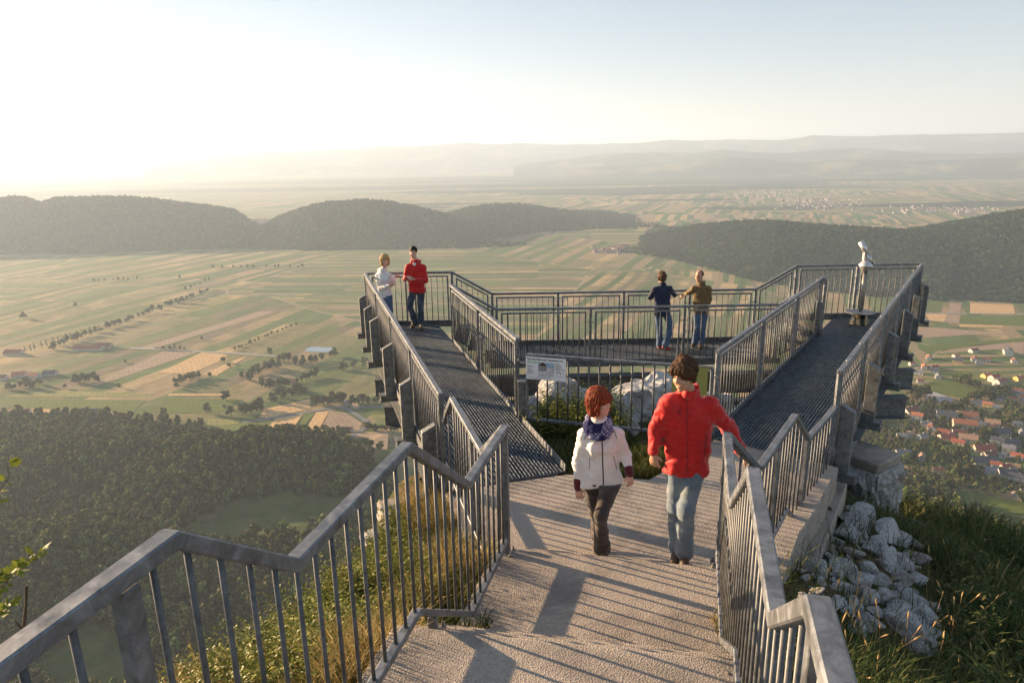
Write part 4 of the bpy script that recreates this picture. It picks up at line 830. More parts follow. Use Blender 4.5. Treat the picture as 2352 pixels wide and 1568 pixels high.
def board(name, lab, p0, w, h, mat):
    t = thing(name, lab, 'sign', p0); m = MB(); m.bar(Vector((0, 0, 0))+BD*0, BD*w, .004, h); 
    o = m.build('panel', mat, t, bevel=.001); return t
c0 = A+BD*.0+BN*.045-uz*.195
s = board('sponsor_sign', 'white printed board with a chalet picture, hanging on the left end of the barrier fence', c0, .645, .37, M_WHITE); s.scale = (.86, .86, .86); s.location = c0-uz*(-.025); f_ = BN*.0035
def tx_(st, x, z, sz, mat=M_INK, bold=0): text_obj(st, sz, f_+BD*x+uz*z, BD, uz, mat, s, bold=bold)
tx_('"Der Sky Walk wird" gesponsert von:', .018, .135, .0385, bold=.0012); tx_('Alpengarten', .02, .088, .045, M_GRN, .001)
for i, st in enumerate(('Ausstattungen', 'Badezimmer Kurt', 'Sauna', 'Terrassen', 'Wellnessanlage', 'Planungen', 'Ausbauten Haus', 'Rolf Rohrleitg')): tx_(st, .022, .035-i*.0185, .017)
for i, st in enumerate(('Dampfbad', 'Solarium', 'Lymphdrainage', 'Lampenschirme', 'Kosmetik', 'Hotline Reservierung')): tx_(st, .475, .095-i*.019, .017)
for i, st in enumerate(('Familie, Kinder, Hohe Wand 15, Tel.', 'Tel. 02638-8000, Fax 02638-8000/4', 'E-Mail: gasthof-hohewand.at')): tx_(st, .195, -.085-i*.022, .018)
tx_('Rolf Plan Haus, Bauleitung und alle Partner gesponsert', .05, -.160, .017)
m = MB(); m.box((0, 0, 0), (0, 0, 0)); 
def rect(m, x0, x1, z0, z1, d): 
    P_ = [f_+BD*x+uz*z+BN*d for x, z in ((x0, z0), (x1, z0), (x1, z1), (x0, z1))]; m.add(P_, [(0, 1, 2, 3)])
m = MB(); rect(m, .195, .455, -.06, .105, .001); m.build('picture', simple('sky_print', (.30, .42, .55), .5), s)
m = MB(); rect(m, .2, .45, -.055, .02, .002); m.build('picture', simple('snow_print', (.62, .58, .60), .5), s)
m = MB(); rect(m, .215, .335, -.03, .065, .003); pts_ = [(.205, .06), (.275, .112), (.35, .055)]; m.add([f_+BD*x+uz*z+BN*.0032 for x, z in pts_], [(0, 1, 2)]); m.build('picture', simple('chalet_print', (.09, .045, .03), .5), s)
m = MB()
for r_ in range(2):
    for c_i in range(4): rect(m, .226+c_i*.027, .242+c_i*.027, -.012+r_*.035, .006+r_*.035, .004)
m.build('picture', M_WHITE, s)
tx_('Fly', .51, -.065, .06); m = MB(); 
for a_, b_ in (((.495, -.11), (.615, -.107)), ((.495, -.0), (.615, .003)), ((.495, -.11), (.498, 0)), ((.612, -.11), (.615, 0))): rect(m, a_[0], b_[0], a_[1], b_[1], .001)
m.build('picture', M_INK, s)
M_YEL = simple('yellow_green_plastic', (.27, .27, .075), .5, 0, .5, .06); s = board('notice_sign', 'yellow-green notice board behind the head of the man in the red jacket', A.lerp(B, .80)+BN*.045-uz*.20, .44, .42, M_YEL)
for i, st in enumerate(('Verein der Freunde', 'Hohe Wand', 'Naturschutz', 'Es ist verboten', 'Abfaelle und', 'Blumen zu pflucken', 'Wege zu verlassen', 'Hunde zu fuhren')): tx_(st, .13, .10-i*.03-(.012 if i > 2 else 0), .025)
m = MB(); q_ = f_+BD*.34-uz*.13+BN*.001; n_ = 20; m.add([q_+BD*.022*math.cos(6.283*i/n_)+uz*.022*math.sin(6.283*i/n_) for i in range(n_)], [tuple(range(n_))]); m.build('picture', M_INK, s)
# ================================================================= rock, soil and plants round the path
def grid_sheet(name, x0, x1, y0, y1, st, fz, mat, mask=None):
    xs = np.arange(x0, x1, st); ys = np.arange(y0, y1, st); X, Y = np.meshgrid(xs, ys, indexing='ij'); Z = fz(X, Y); n, m_ = X.shape
    i, j = np.meshgrid(np.arange(n-1), np.arange(m_-1), indexing='ij'); k = (i*m_+j); F = np.stack([k, k+m_, k+m_+1, k+1], -1)
    if mask is not None: F = F[mask(X, Y)[:-1, :-1]]
    F = F.reshape(-1, 4)
    me = mesh_np(name, np.stack([X, Y, Z], -1).reshape(-1, 3), F); return tag(link(name, me, mat, smooth=True), kind='structure')
def xl(y): return -.54+.262*(y-3.26)-.12
def xr(y): return .625+.2645*(y-1.13)+.12
def zleft(X, Y):
    base = np.interp(Y, [1.8, 2.2, 3.2, 4.1, 5.1, 5.8, 7.5, 9.5], [-2.30, -2.62, -2.70, -3.20, -3.30, -3.75, -3.95, -4.6])
    xe = np.where(Y < 5.2, xl(Y), np.interp(Y, [5.2, 5.6, 7., 9.], [-.16, -.42, -.80, -1.3])); d = np.clip(xe-X, 0, 20)
    e = np.interp(Y, [.5, 2, 3, 4.2, 5.3, 6, 7, 8], [1.6, 1.5, 1.25, 1.45, 1.2, .85, .60, .4]); over = np.clip(d-e, 0, 20)
    z = base-.30*np.minimum(d, e)-over*1.5-over**2*.8+(fbm(X, Y, .8, 4, 3)-.5)*.24*np.clip(d*3, 0, 1)
    return z-np.where(d > 0, 0, .6)
g = grid_sheet('terrain', -5.5, .6, .6, 9.6, .055, zleft, M_SOIL, lambda X, Y: ~((X > xl(Y)+.05) & (Y < 5.3)))
def zright(X, Y):
    base = np.interp(Y, [1.5, 3, 4, 5.2, 6.2, 7.2, 8.5, 12, 25], [-2.75, -2.85, -3.35, -3.65, -4.05, -4.3, -4.7, -5.9, -11])
    xe = np.where(Y < 5.0, xr(Y), np.interp(Y, [5., 5.2, 6.3, 8., 12, 25], [xr(5.), 2.15, 2.95, 4.3, 5, 6])); d = np.clip(X-xe, 0, 50)
    z = base-.36*d-.03*d*d-np.clip(d-2.2, 0, 60)*.22+(fbm(X, Y, 1.6, 4, 9)-.5)*.5*np.clip(d*2, 0, 1)+(fbm(X, Y, 6, 2, 5)-.5)*1.2*np.clip(d-2, 0, 1)
    far_ = np.hypot(X, Y); z = z-np.clip(far_-13, 0, 50)**1.5*.3
    return z-np.where(d > 0, 0, .6)
grid_sheet('terrain', .8, 30, .3, 30, .14, zright, M_SOIL, lambda X, Y: ~((X < xr(Y)-.1) & (Y < 5.)) & (X > np.interp(Y, [0, 5, 5.2, 8, 8.3, 30], [0, 1.6, 2.1, 3.9, 1.2, 1.2])))
def zmid(X, Y):
    z = -3.85-.10*np.clip(Y-8.0, 0, 10)+(fbm(X, Y, .7, 4, 1)-.5)*.18; return z-np.clip(Y-11.5, 0, 10)*1.6-np.clip(np.abs(X-1.6)-1.9, 0, 5)*1.0
grid_sheet('terrain', -1.1, 5.4, 7.1, 13, .08, zmid, M_SOIL)
def zat(f, x, y): return float(f(np.array([x], float), np.array([y], float))[0])

# ---- stones
def rock_mesh(seed, sub=3, flat=.7, cuts=7, name='stone', rough=.16, dd=(.62, .9)):
    bm_ = bmesh.new(); bmesh.ops.create_icosphere(bm_, subdivisions=sub, radius=1.0); rg = random.Random(seed)
    pl_ = [(Vector((rg.gauss(0, 1), rg.gauss(0, 1), rg.gauss(0, 1))).normalized(), rg.uniform(*dd)) for _ in range(cuts)]
    for v in bm_.verts:
        p = v.co.copy()
        for n_, d_ in pl_:
            k = p.dot(n_)
            if k > d_: p -= n_*(k-d_)*.93
        nz = mnoise.fractal(p*1.7+Vector((seed*3.1, 0, 0)), .9, 2.1, 4); rd = mnoise.ridged_multi_fractal(p*2.4+Vector((seed, 2, 1)), .9, 2., 3, 1., 2.)
        p = p*(1+nz*rough+(rd-1.2)*rough*.35); p.z *= flat; v.co = p
    me = bpy.data.meshes.new(name); bm_.to_mesh(me); bm_.free(); me.materials.append(M_ROCK)
    return me
STN = [rock_mesh(i, 3, (.52, .42, .6, .5, .56, .4, .62, .45, .5, .42)[i], 15+i % 4, rough=.05, dd=(.36, .66)) for i in range(10)]
def stone(me, loc, s, rot, label=None, group=None, name='stone', cat='stone'):
    o = bpy.data.objects.new(name, me); COL.objects.link(o); o.location = loc; o.scale = s; o.rotation_euler = rot; return tag(o, label, cat, group)
rg = random.Random(5)
def hit(fz, x, y):      # where the line of sight meets a height field
    r = ray(x, y); t = 1.0
    while t < 60:
        p = r*t
        if p[2] < zat(fz, p[0], p[1]): break
        t += .03
    return r*t
# the pale stones heaped right of the landing: centre in the picture, half-width there
heap = [(1862, 1222, 26), (1905, 1200, 22), (1950, 1190, 25), (1875, 1158, 0), (1925, 1110, 24), (1960, 1128, 20), (1990, 1140, 22), (1935, 1150, 20), (1985, 1172, 24), (2025, 1175, 28), (2060, 1195, 24), (2090, 1215, 30),
        (1895, 1248, 34), (1945, 1235, 28), (1990, 1215, 26), (2030, 1225, 30), (2010, 1262, 34), (2060, 1250, 30), (2095, 1255, 24), (1958, 1275, 26), (1912, 1290, 22), (1945, 1318, 32), (1990, 1308, 24), (2040, 1300, 30), (2080, 1298, 26),
        (2110, 1290, 22), (1975, 1345, 30), (2025, 1340, 26), (2070, 1335, 28), (2105, 1335, 24), (1868, 1262, 30), (1880, 1320, 30), (1930, 1355, 20), (1985, 1380, 26), (2035, 1375, 28), (2075, 1372, 28), (2100, 1395, 30), (2130, 1425, 32),
        (1840, 1375, 18), (1882, 1372, 16), (1950, 1405, 16), (2010, 1412, 20), (2065, 1418, 22), (2000, 1440, 18), (1850, 1330, 12), (1920, 1392, 14), (1900, 1165, 14), (1968, 1205, 16), (2140, 1400, 20), (2055, 1395, 18)]
k = 0; HEAPPOS = []; HEAPOBJ = []
nearname = ['beside the right railing', 'near the concrete ledge', 'below the rock pier', 'in the middle of the heap', 'on the outer edge of the heap', 'at the foot of the heap']
for (px, py, hw) in heap:
    if hw == 0: continue
    p = hit(zright, px, py); d = math.sqrt(sum(q*q for q in p)); s = hw*d/1591*1.28
    stone(STN[k % 10], (p[0], p[1], p[2]+s*.26), (s*rg.uniform(.95, 1.25), s*rg.uniform(.75, 1.0), s*rg.uniform(.85, 1.2)), (rg.uniform(-.6, .6), rg.uniform(-.6, .6), rg.uniform(0, 6)), None, 'limestones heaped right of the railing'); HEAPOBJ.append((px, py, bpy.context.scene.collection.objects[-1])); HEAPPOS.append((p[0], p[1], s)); k += 1
ORD = ['leftmost', 'second', 'third', 'fourth', 'fifth', 'sixth', 'seventh', 'eighth', 'ninth', 'tenth', 'eleventh', 'twelfth', '13th', '14th', '15th', '16th', '17th', '18th', '19th', '20th']
def rank_labels(items, bands, fmt, cat):
    # items (x, y, object): one label each, by band and order from the left
    for b, (y0, y1, nm) in enumerate(bands):
        it = sorted([q for q in items if y0 <= q[1] < y1], key=lambda q: q[0])
        for i, q in enumerate(it): w_ = ORD[i] if i < 20 else str(i+1)+'th'; tag(q[2], fmt.format(w_+(' from the left' if i else '')).replace('@', nm), cat)
rank_labels(HEAPOBJ, [(0, 1180, 'topmost'), (1180, 1225, 'second'), (1225, 1268, 'third'), (1268, 1325, 'fourth'), (1325, 1380, 'fifth'), (1380, 1500, 'lowest')], 'limestone {} in the @ row of the heap by the railing', 'stone')
# smaller rubble between them
for i in range(230):
    px, py = rg.uniform(1835, 2150), rg.uniform(1150, 1450)
    if px > 2010+(1450-py)*.25+60 or (px < 1880 and py < 1230): continue
    p = hit(zright, px, py); s = rg.uniform(.03, .12); stone(STN[i % 10], (p[0], p[1], p[2]+s*.2), (s*1.2, s, s), (rg.uniform(-1, 1), rg.uniform(-1, 1), rg.uniform(0, 6)), 'small rubble stone lying between the large pale stones', 'small rubble between the limestones')
for (x, y, s_) in ((4.05, 7.35, .3), (4.25, 7.6, .26), (3.75, 6.9, .26), (3.4, 6.45, .22), (4.35, 7.2, .24), (3.1, 6.1, .2)):
    o = stone(STN[int(s_*100) % 10], (x, y, -4.35), (s_*1.2, s_, s_*1.3), (.4, .2, x*3), None, None); tag(o, 'broken limestone block {} under the concrete ledge'.format(['at the top', 'nearest the pier', 'in the upper middle', 'in the lower middle', 'beside the heap', 'at the bottom'][[4.05, 4.25, 3.75, 3.4, 4.35, 3.1].index(x)]), 'stone')
# long bare ledge in the slope further right and the outcrop behind the barrier
BIG = [rock_mesh(40+i, 5, (.75, .8, .6, .85)[i], 10, 'rock_outcrop', .20) for i in range(4)]
p = hit(zright, 2240, 1300); stone(BIG[2], (p[0]-.1, p[1], p[2]-.16), (.95, .42, .48), (.15, .42, -.75), 'long narrow ledge of pale rock in the grass at the right edge', name='rock_outcrop', cat='rock')
p = hit(zright, 2110, 1440); stone(BIG[0], (p[0]-.1, p[1], p[2]-.1), (.42, .32, .4), (.1, .2, .5), 'large pale boulder at the lower end of the stone heap', name='boulder', cat='rock')
stone(BIG[1], (2.25, 10.55, -4.02), (0.8, 0.65, 0.66), (0, 0, 0.6), 'broadest cracked rock outcrop behind the barrier, right of the middle', name='rock_outcrop', cat='rock')
stone(BIG[0], (1.45, 10.35, -4.12), (0.58, 0.55, 0.64), (0, 0.1, 2.2), 'rounded cracked rock outcrop in the middle behind the barrier', name='rock_outcrop', cat='rock')
stone(BIG[3], (.72, 10.4, -4.12), (.72, .55, .80), (0, 0.15, 4), 'lower rock outcrop behind the barrier, beside the white sign', name='rock_outcrop', cat='rock')
stone(BIG[2], (3.05, 10.3, -4.2), (0.62, 0.6, 0.8), (0, 0, 1), 'rock outcrop behind the barrier next to the yellow-green sign', name='rock_outcrop', cat='rock')
stone(BIG[1], (1.9, 9.95, -4.4), (0.55, 0.45, 0.58), (0, 0.2, 3.4), 'sloping front rock of the outcrop behind the barrier', name='rock_outcrop', cat='rock')
stone(BIG[3], (2.7, 9.75, -4.35), (0.5, 0.42, 0.55), (0, -0.1, 5), 'front rock of the outcrop near the man in red', name='rock_outcrop', cat='rock')
for i, (x, y, s, lb) in enumerate(((1.72, 9.45, .20, 'small pale boulder in the grass right behind the barrier, left one'), (2.05, 9.2, .13, 'smallest pale stone in the grass right behind the barrier'), (1.35, 9.6, .2, 'pale stone among the weeds behind the barrier'), (2.3, 9.6, .3, 'squat boulder at the foot of the high outcrop'))):
    stone(STN[i+2], (x, y, zat(zmid, x, y)+s*.3), (s*1.2, s, s*1.2), (.3, .2, i), lb, name='boulder', cat='rock')
# rock pier with the concrete cap
def pier():
    bm_ = bmesh.new(); bmesh.ops.create_cube(bm_, size=2); bmesh.ops.subdivide_edges(bm_, edges=bm_.edges[:], cuts=26, use_grid_fill=True)
    for v in bm_.verts:
        p = v.co.copy(); side = 0 if p.z > .96 else 1
        q = Vector((p.x, p.y, p.z*2.2)); nz = mnoise.ridged_multi_fractal(q*1.7, .9, 2.1, 4, 1., 2.)-1.1; n2 = mnoise.fractal(q*3.3, .8, 2., 4)
        k = (nz*.10+n2*.13)*side; tp = 1+(.12*(1-p.z)); v.co = Vector((p.x*(.33+k*.6)*tp, p.y*(.40+k*.6)*tp, p.z*1.1))
    me = bpy.data.meshes.new('rock_pier'); bm_.to_mesh(me); bm_.free(); return me
t = thing('rock_pier', 'rock pier with a flat concrete cap under the end of the right girder', 'pier', (4.84, 8.86, -6.40)); o = link('rock_core', pier(), M_ROCK, t); o.location = (0, 0, 1.1); o.rotation_euler = (0, 0, .6)
m = MB(); m.box((0, 0, 2.27), (.62, .78, .14), rz=.6); m.build('cap', M_CONC, t, bevel=.02)
m = MB(); m.box((-.18, .10, 2.40), (.16, .2, .12), rz=.6); m.build('bearing', M_GALVD, t)
# concrete footing left under the girder
t = thing('concrete_footing', 'rough concrete footing with a steel plate under the left girder', 'footing', (-1.15, 7.55, -4.6))
m = MB(); m.box((0, 0, .22), (.95, .8, .5), rz=.29); m.build('block', M_CONC, t, bevel=.03); m = MB(); m.box((-.05, 0, .50), (.8, .28, .03), rz=.45); m.build('plate', M_GALVD, t)
LST = []
for i, (px, py, hw) in enumerate([(880, 1240, 26), (905, 1270, 22), (860, 1285, 24), (925, 1235, 18), (895, 1305, 20), (870, 1320, 16), (935, 1260, 16), (850, 1255, 14), (905, 1215, 16), (960, 1215, 14), (985, 1230, 14), (930, 1300, 18), (880, 1195, 14), (912, 1330, 14)]):
    p = hit(zleft, px, py); d = math.sqrt(sum(q*q for q in p)); s = hw*d/1591*1.9
    stone(STN[(i*3) % 10], (p[0], p[1], p[2]+s*.30), (s*1.15, s, s*1.15), (rg.uniform(-.5, .5), rg.uniform(-.5, .5), rg.uniform(0, 6)), None, 'sunlit stones behind the left railing'); LST.append((px, py, COL.objects[-1]))
rank_labels(LST, [(0, 1239, 'top'), (1239, 1275, 'middle'), (1275, 1500, 'bottom')], 'sunlit stone {} in the @ row of stones behind the left railing', 'stone')
def slabrock(px, py, sc, rot, lab):
    p = hit(zleft, px, py); return stone(BIG[0], (p[0], p[1], p[2]-.12), sc, rot, lab, name='boulder', cat='rock')
slabrock(815, 1165, (.16, .2, .2), (0, 0, 1), 'rounded boulder on the cliff edge left of the footing')

LEDGE = hit(zright, 2240, 1300)
# ---- grass and weeds
def blades(name, n, fx, fz, h, wdt, lean, mat, label, seed, heads=0, group=None, dz=0.):
    """n bent blades; fx draws positions"""
    rg_ = np.random.default_rng(seed); X, Y = fx(rg_, n); n = len(X); Z = fz(X, Y)+dz
    H = h*rg_.uniform(.45, 1.25, n)*(.6+.8*fbm(X, Y, .35, 2, seed)); a = rg_.uniform(0, 2*math.pi, n); L = H*lean*rg_.uniform(.2, 1.3, n)
    dx, dy = np.cos(a)*L, np.sin(a)*L; wx, wy = -np.sin(a+rg_.uniform(-.8, .8, n))*wdt/2, np.cos(a)*wdt/2
    rows = []
    for t_, k_, w_ in ((0, 0, 1), (.4, .12, .95), (.75, .5, .7), (1., 1., .08)):
        cx, cyy, cz = X+dx*k_, Y+dy*k_, Z+H*t_*(1-.18*k_*lean); rows.append(np.stack([np.stack([cx-wx*w_, cyy-wy*w_, cz], -1), np.stack([cx+wx*w_, cyy+wy*w_, cz], -1)], 1))
    V = np.stack(rows, 1).reshape(-1, 3); b = np.arange(n)[:, None]*8
    F = np.concatenate([b+np.array([[0, 1, 3, 2]]), b+np.array([[2, 3, 5, 4]]), b+np.array([[4, 5, 7, 6]])], 0)
    me = mesh_np(name, V, F); sh = np.repeat(np.clip(rg_.normal(.5, .27, n)+(fbm(X, Y, .5, 2, 7)-.5)*.9, 0, 1), 8); at = me.attributes.new('shade', 'FLOAT', 'POINT'); at.data.foreach_set('value', sh.astype(np.float32))
    return tag(link(name, me, mat), label, 'grass', group, 'stuff')
M_DRY = foliage_mat('dry_grass', (.10, .09, .03), (.30, .23, .085), (.48, .36, .16), False); M_GRS = foliage_mat('green_grass', (.03, .045, .012), (.08, .10, .025), (.22, .19, .07), False)
M_WEED = foliage_mat('weed_leaves', (.06, .085, .015), (.17, .20, .035), (.38, .34, .08), False, .5)
M_DGR = foliage_mat('shaded_slope_grass', (.035, .06, .018), (.085, .115, .032), (.24, .20, .09), False)
def sampler(x0, x1, y0, y1, cond):
    def f(rg_, n):
        X = rg_.uniform(x0, x1, n*3); Y = rg_.uniform(y0, y1, n*3); k = cond(X, Y); return X[k][:n], Y[k][:n]
    return f
dl = lambda X, Y: np.where(Y < 5.2, xl(Y), np.interp(Y, [5.2, 5.6, 7., 9.], [-.16, -.42, -.80, -1.3]))-X
blades('grass', 26000, sampler(-3, 0, 1.8, 7.4, lambda X, Y: (dl(X, Y) > -.03) & (dl(X, Y) < 1.9) & (fbm(X, Y, .7, 3, 21) > .36+.16*(dl(X, Y) > .7)) & ~((Y > 4.6) & (dl(X, Y) > .45) & (dl(X, Y) < 1.2))), zleft, .30, .006, .6, M_DRY, 'golden dry grass growing along the left railing', 31)
blades('grass', 24000, sampler(-3, 0, 1.5, 7.2, lambda X, Y: (dl(X, Y) > -.02) & (dl(X, Y) < 2.3)), zleft, .20, .006, .6, M_GRS, 'green grass on the cliff top left of the steps', 32)
dr = lambda X, Y: X-np.where(Y < 5.0, xr(Y), np.interp(Y, [5., 5.2, 6.3, 8., 12, 25], [xr(5.), 2.15, 2.95, 4.3, 5, 6]))
inheap = lambda X, Y: (in_poly(X, Y, [(2.2, 5.2), (2.9, 6.6), (4.3, 7.9), (4.9, 7.3), (4.2, 5.2), (3.4, 4.4), (2.6, 4.6)]))
blades('grass', 60000, sampler(1, 9, 1.0, 9, lambda X, Y: (dr(X, Y) > .0) & (dr(X, Y) < 7) & (~inheap(X, Y) | (np.random.default_rng(1).uniform(size=X.shape) < .10))), zright, .30, .008, .8, M_DGR, 'dark green grass on the steep slope right of the railing', 33)
blades('grass', 70000, sampler(3, 26, 3, 26, lambda X, Y: (dr(X, Y) > 2) & (np.hypot(X, Y) < 22) & (np.hypot(X-LEDGE[0], Y-LEDGE[1]) > .9)), zright, .55, .022, .8, M_DGR, 'long rough grass further out on the right slope', 34)
blades('grass', 9000, sampler(.2, 3.0, 7.3, 9.8, lambda X, Y: (Y > 7.42+.1*X) & ((X < 2.) | (Y > 8.3)) & (X > .72-(Y-7.3)*.31) & (fbm(X, Y, .5, 2, 3) > .42)), zmid, .22, .007, .7, M_GRS, 'tufts of green grass in front of the barrier fence', 35)
# seed heads of tall dry stalks on the right slope, each stalk a slim stem with an ear
def stalk_mesh(seed):
    r_ = random.Random(seed); m = MB(); h = r_.uniform(.45, .8); p = Vector((0, 0, 0)); d = Vector((r_.uniform(-.25, .25), r_.uniform(-.25, .25), 1)).normalized()
    for i in range(5):
        q = p+d*h/5; m.tube(p, q, .0022-.0003*i, n=5, cap=False); p = q; d = (d+Vector((r_.uniform(-.12, .12), r_.uniform(-.12, .12), -.06))).normalized()
    for i in range(9): q = p+d*.011; m.tube(p, q, .0055*math.sin((i+.6)/9.6*math.pi)+.001, .0055*math.sin((i+1.6)/9.9*math.pi)+.001, n=6, cap=False); p = q
    me = bpy.data.meshes.new('dry_stalk'); me.from_pydata(m.v, [], m.f); me.materials.append(M_STALK); return me
M_STALK = simple('straw', (.50, .33, .14), .7, 0, .3, .2)
SM = [stalk_mesh(i) for i in range(7)]
for i in range(80):
    if i < 62: px, py = rg.uniform(1850, 2352), rg.uniform(1450, 1620)
    else: px, py = rg.uniform(2130, 2330), rg.uniform(1330, 1460)
    p = hit(zright, px, py); o = bpy.data.objects.new('dry_stalk', SM[i % 7]); COL.objects.link(o); o.location = (p[0], p[1], p[2]-.02); o.rotation_euler = (rg.uniform(-.2, .2), rg.uniform(-.2, .2), rg.uniform(0, 6)); o.scale = (1., 1., rg.uniform(.5, .85)); tag(o, 'tall dry grass stalk with a seed head on the right slope', 'grass stalk', 'dry stalks on the right slope')
def zflat(z0): return lambda X, Y: np.full(np.shape(X), z0)
blades('grass', 500, sampler(1.35, 1.75, 2.85, 4.2, lambda X, Y: np.abs(X-xr(Y)+.16) < .05+.05*fbm(X, Y, .3, 2, 1)), lambda X, Y: np.where(Y < 2.98, -2.5, -3.17), .12, .005, 1.2, M_DRY, 'orange dry grass at the foot of the right railing', 36)
blades('grass', 420, sampler(-.55, -.05, 3.35, 4.15, lambda X, Y: (X > xl(Y)+.05) & (X < xl(Y)+.26) & (Y > 3.5)), lambda X, Y: np.interp(Y, [3.3, 3.9, 4.2], [-2.7, -3.16, -3.17]), .14, .006, .9, M_GRS, 'green grass tuft under the bend of the left bottom rail', 37)
p = hit(zleft, 978, 1238); m = MB(); m.add([(0, 0, 0), (.07, .01, .02), (.10, .07, .05), (.03, .08, .01), (.05, .04, .06)], [(0, 1, 4), (1, 2, 4), (2, 3, 4), (3, 0, 4)]); o = m.build('litter', simple('pale_blue_foil', (.45, .58, .72), .3, .2)); o.location = (p[0], p[1], p[2]+.05); tag(o, 'crumpled pale blue wrapper caught among the sunlit stones', 'litter')
# leafy weeds: upright stems with pairs of narrow leaves
def weeds(name, n, fx, fz, h, leaf, mat, label, seed, nl=22):
    rg_ = np.random.default_rng(seed); X, Y = fx(rg_, n); n = len(X); Z = fz(X, Y); V = []; sh = []
    Hh = h*rg_.uniform(.5, 1.2, n); la, lb_ = rg_.normal(size=n)*.16, rg_.normal(size=n)*.16
    for k in range(nl):
        t_ = (k+rg_.uniform(0, 1, n))/nl; cx, cy_, cz = X+la*t_*t_, Y+lb_*t_*t_, Z+Hh*t_; a = rg_.uniform(0, 6.28, n); up_ = rg_.uniform(.1, .9, n); L = leaf*rg_.uniform(.6, 1.2, n)*(1.1-.55*t_)
        d = np.stack([np.cos(a)*np.cos(up_), np.sin(a)*np.cos(up_), np.sin(up_)], -1); sd = np.stack([-np.sin(a), np.cos(a), rg_.normal(size=n)*.3], -1)*(L*.17)[:, None]; c = np.stack([cx, cy_, cz], -1)
        tip = c+d*L[:, None]; tip[:, 2] -= L*.25; mid = c+d*(L*.5)[:, None]; V.append(np.stack([c, mid+sd, tip, mid-sd], 1)); sh.append(np.clip(rg_.normal(.5, .25, n), 0, 1))
    V = np.stack(V, 1).reshape(-1, 3); me = mesh_np(name, V, np.arange(len(V)).reshape(-1, 4)); s = np.repeat(np.stack(sh, 1).ravel(), 4)
    at = me.attributes.new('shade', 'FLOAT', 'POINT'); at.data.foreach_set('value', s.astype(np.float32)); return tag(link(name, me, mat), label, 'plants', kind='stuff')
weeds('leafy_weeds', 4600, sampler(-3.5, -.2, 1.7, 5.6, lambda X, Y: (dl(X, Y) > .38) & (dl(X, Y) < 2.1) & (fbm(X, Y, .6, 2, 5) > .36)), zleft, .36, .066, M_WEED, 'dense leafy weeds glowing in the sun behind the left railing', 41, 30)
weeds('leafy_weeds', 900, sampler(-2.2, -.4, 5.2, 7.4, lambda X, Y: (dl(X, Y) > .3) & (dl(X, Y) < 1.1)), zleft, .22, .07, M_WEED, 'low leafy weeds around the sunlit stones on the cliff edge', 42)
weeds('leafy_weeds', 240, sampler(.3, 1.6, 8.9, 10.0, lambda X, Y: fbm(X, Y, .5, 2, 8) > .35), zmid, .62, .10, M_WEED, 'leafy weeds growing between barrier fence and rock outcrop', 43)
weeds('leafy_weeds', 6500, sampler(3.4, 24, 3.5, 24, lambda X, Y: (dr(X, Y) > 1.6) & (np.hypot(X, Y) < 22) & (np.hypot(X-LEDGE[0], Y-LEDGE[1]) > .9) & (fbm(X, Y, 2.5, 2, 3) > .46)), zright, .60, .10, M_DGR, 'dark bushy weeds covering the right slope', 44, 26)
# twig with leaves at the left edge
def twig(name, label, p0, p1, n, seed):
    p0, p1 = Vector(p0), Vector(p1); r_ = random.Random(seed); t = thing(name, label, 'branch', p0); m = MB(); q = [Vector((0, 0, 0))]; L = (p1-p0)
    for i in range(1, 9): q.append(L*(i/8)+Vector((r_.uniform(-1, 1), r_.uniform(-1, 1), r_.uniform(-1, 1)))*L.length*.025)
    for i in range(8): m.tube(q[i], q[i+1], .0035*(1-i/10), .0035*(1-(i+1)/10), 6, False)
    lv = MB()
    for i in range(n):
        k = r_.uniform(1, 8); j = min(7, int(k)); c = q[j].lerp(q[j+1], k-j); d = Vector((r_.uniform(-1, 1), r_.uniform(-1, 1), r_.uniform(-.3, 1))).normalized(); s2 = d.orthogonal().normalized(); s2.rotate(Quaternion(d, r_.uniform(0, 6))); l_ = r_.uniform(.028, .05)
        a_ = c+d*.008; m.tube(c, a_, .0008, n=4, cap=False); nn = d.cross(s2)
        lv.add([a_, a_+d*l_*.35+s2*l_*.26+nn*.003, a_+d*l_*.7+s2*l_*.22, a_+d*l_, a_+d*l_*.7-s2*l_*.22, a_+d*l_*.35-s2*l_*.26+nn*.003], [(0, 1, 2, 3, 4, 5)])
    m.build('stem', M_BARK, t); o = lv.build('leaves', M_TWIG, t); return t
M_TWIG = foliage_mat('twig_leaves', (.16, .19, .03), (.2, .22, .035), (.26, .27, .05), False, .5)
ZT = 2.1
for i, (a_, b_, n_, lb) in enumerate((((-70, 1420), (88, 1268), 80, 'leafy twig reaching in at the left edge above the railing'), ((-60, 1310), (20, 1068), 18, 'thin twig with small leaves highest at the left edge'), ((-60, 1440), (30, 1390), 22, 'dark leafy twig lowest at the left edge'))):
    twig('leafy_twig', lb, ony(*a_, ZT), ony(*b_, ZT-.1), n_, 80+i)
p0, p1 = Vector(ony(52, 1620, 2.2)), Vector(ony(58, 1345, 2.25)); t = thing('bare_stick', 'bare brown broken stick standing at the left edge', 'stick', p0); m = MB(); q_ = Vector((0, 0, 0))
for i in range(6): e_ = (p1-p0)*((i+1)/6)+Vector((rg.uniform(-.004, .004), 0, 0)); m.tube(q_, e_, .009-.0007*i, .0085-.0007*i, 7); q_ = e_
m.build('stem', M_BARK, t); m = MB(); m.tube((p1-p0)*.62, (p1-p0)*.66+Vector((-.03, 0, .035)), .004, .002, 6); m.build('side_shoot', M_BARK, t)
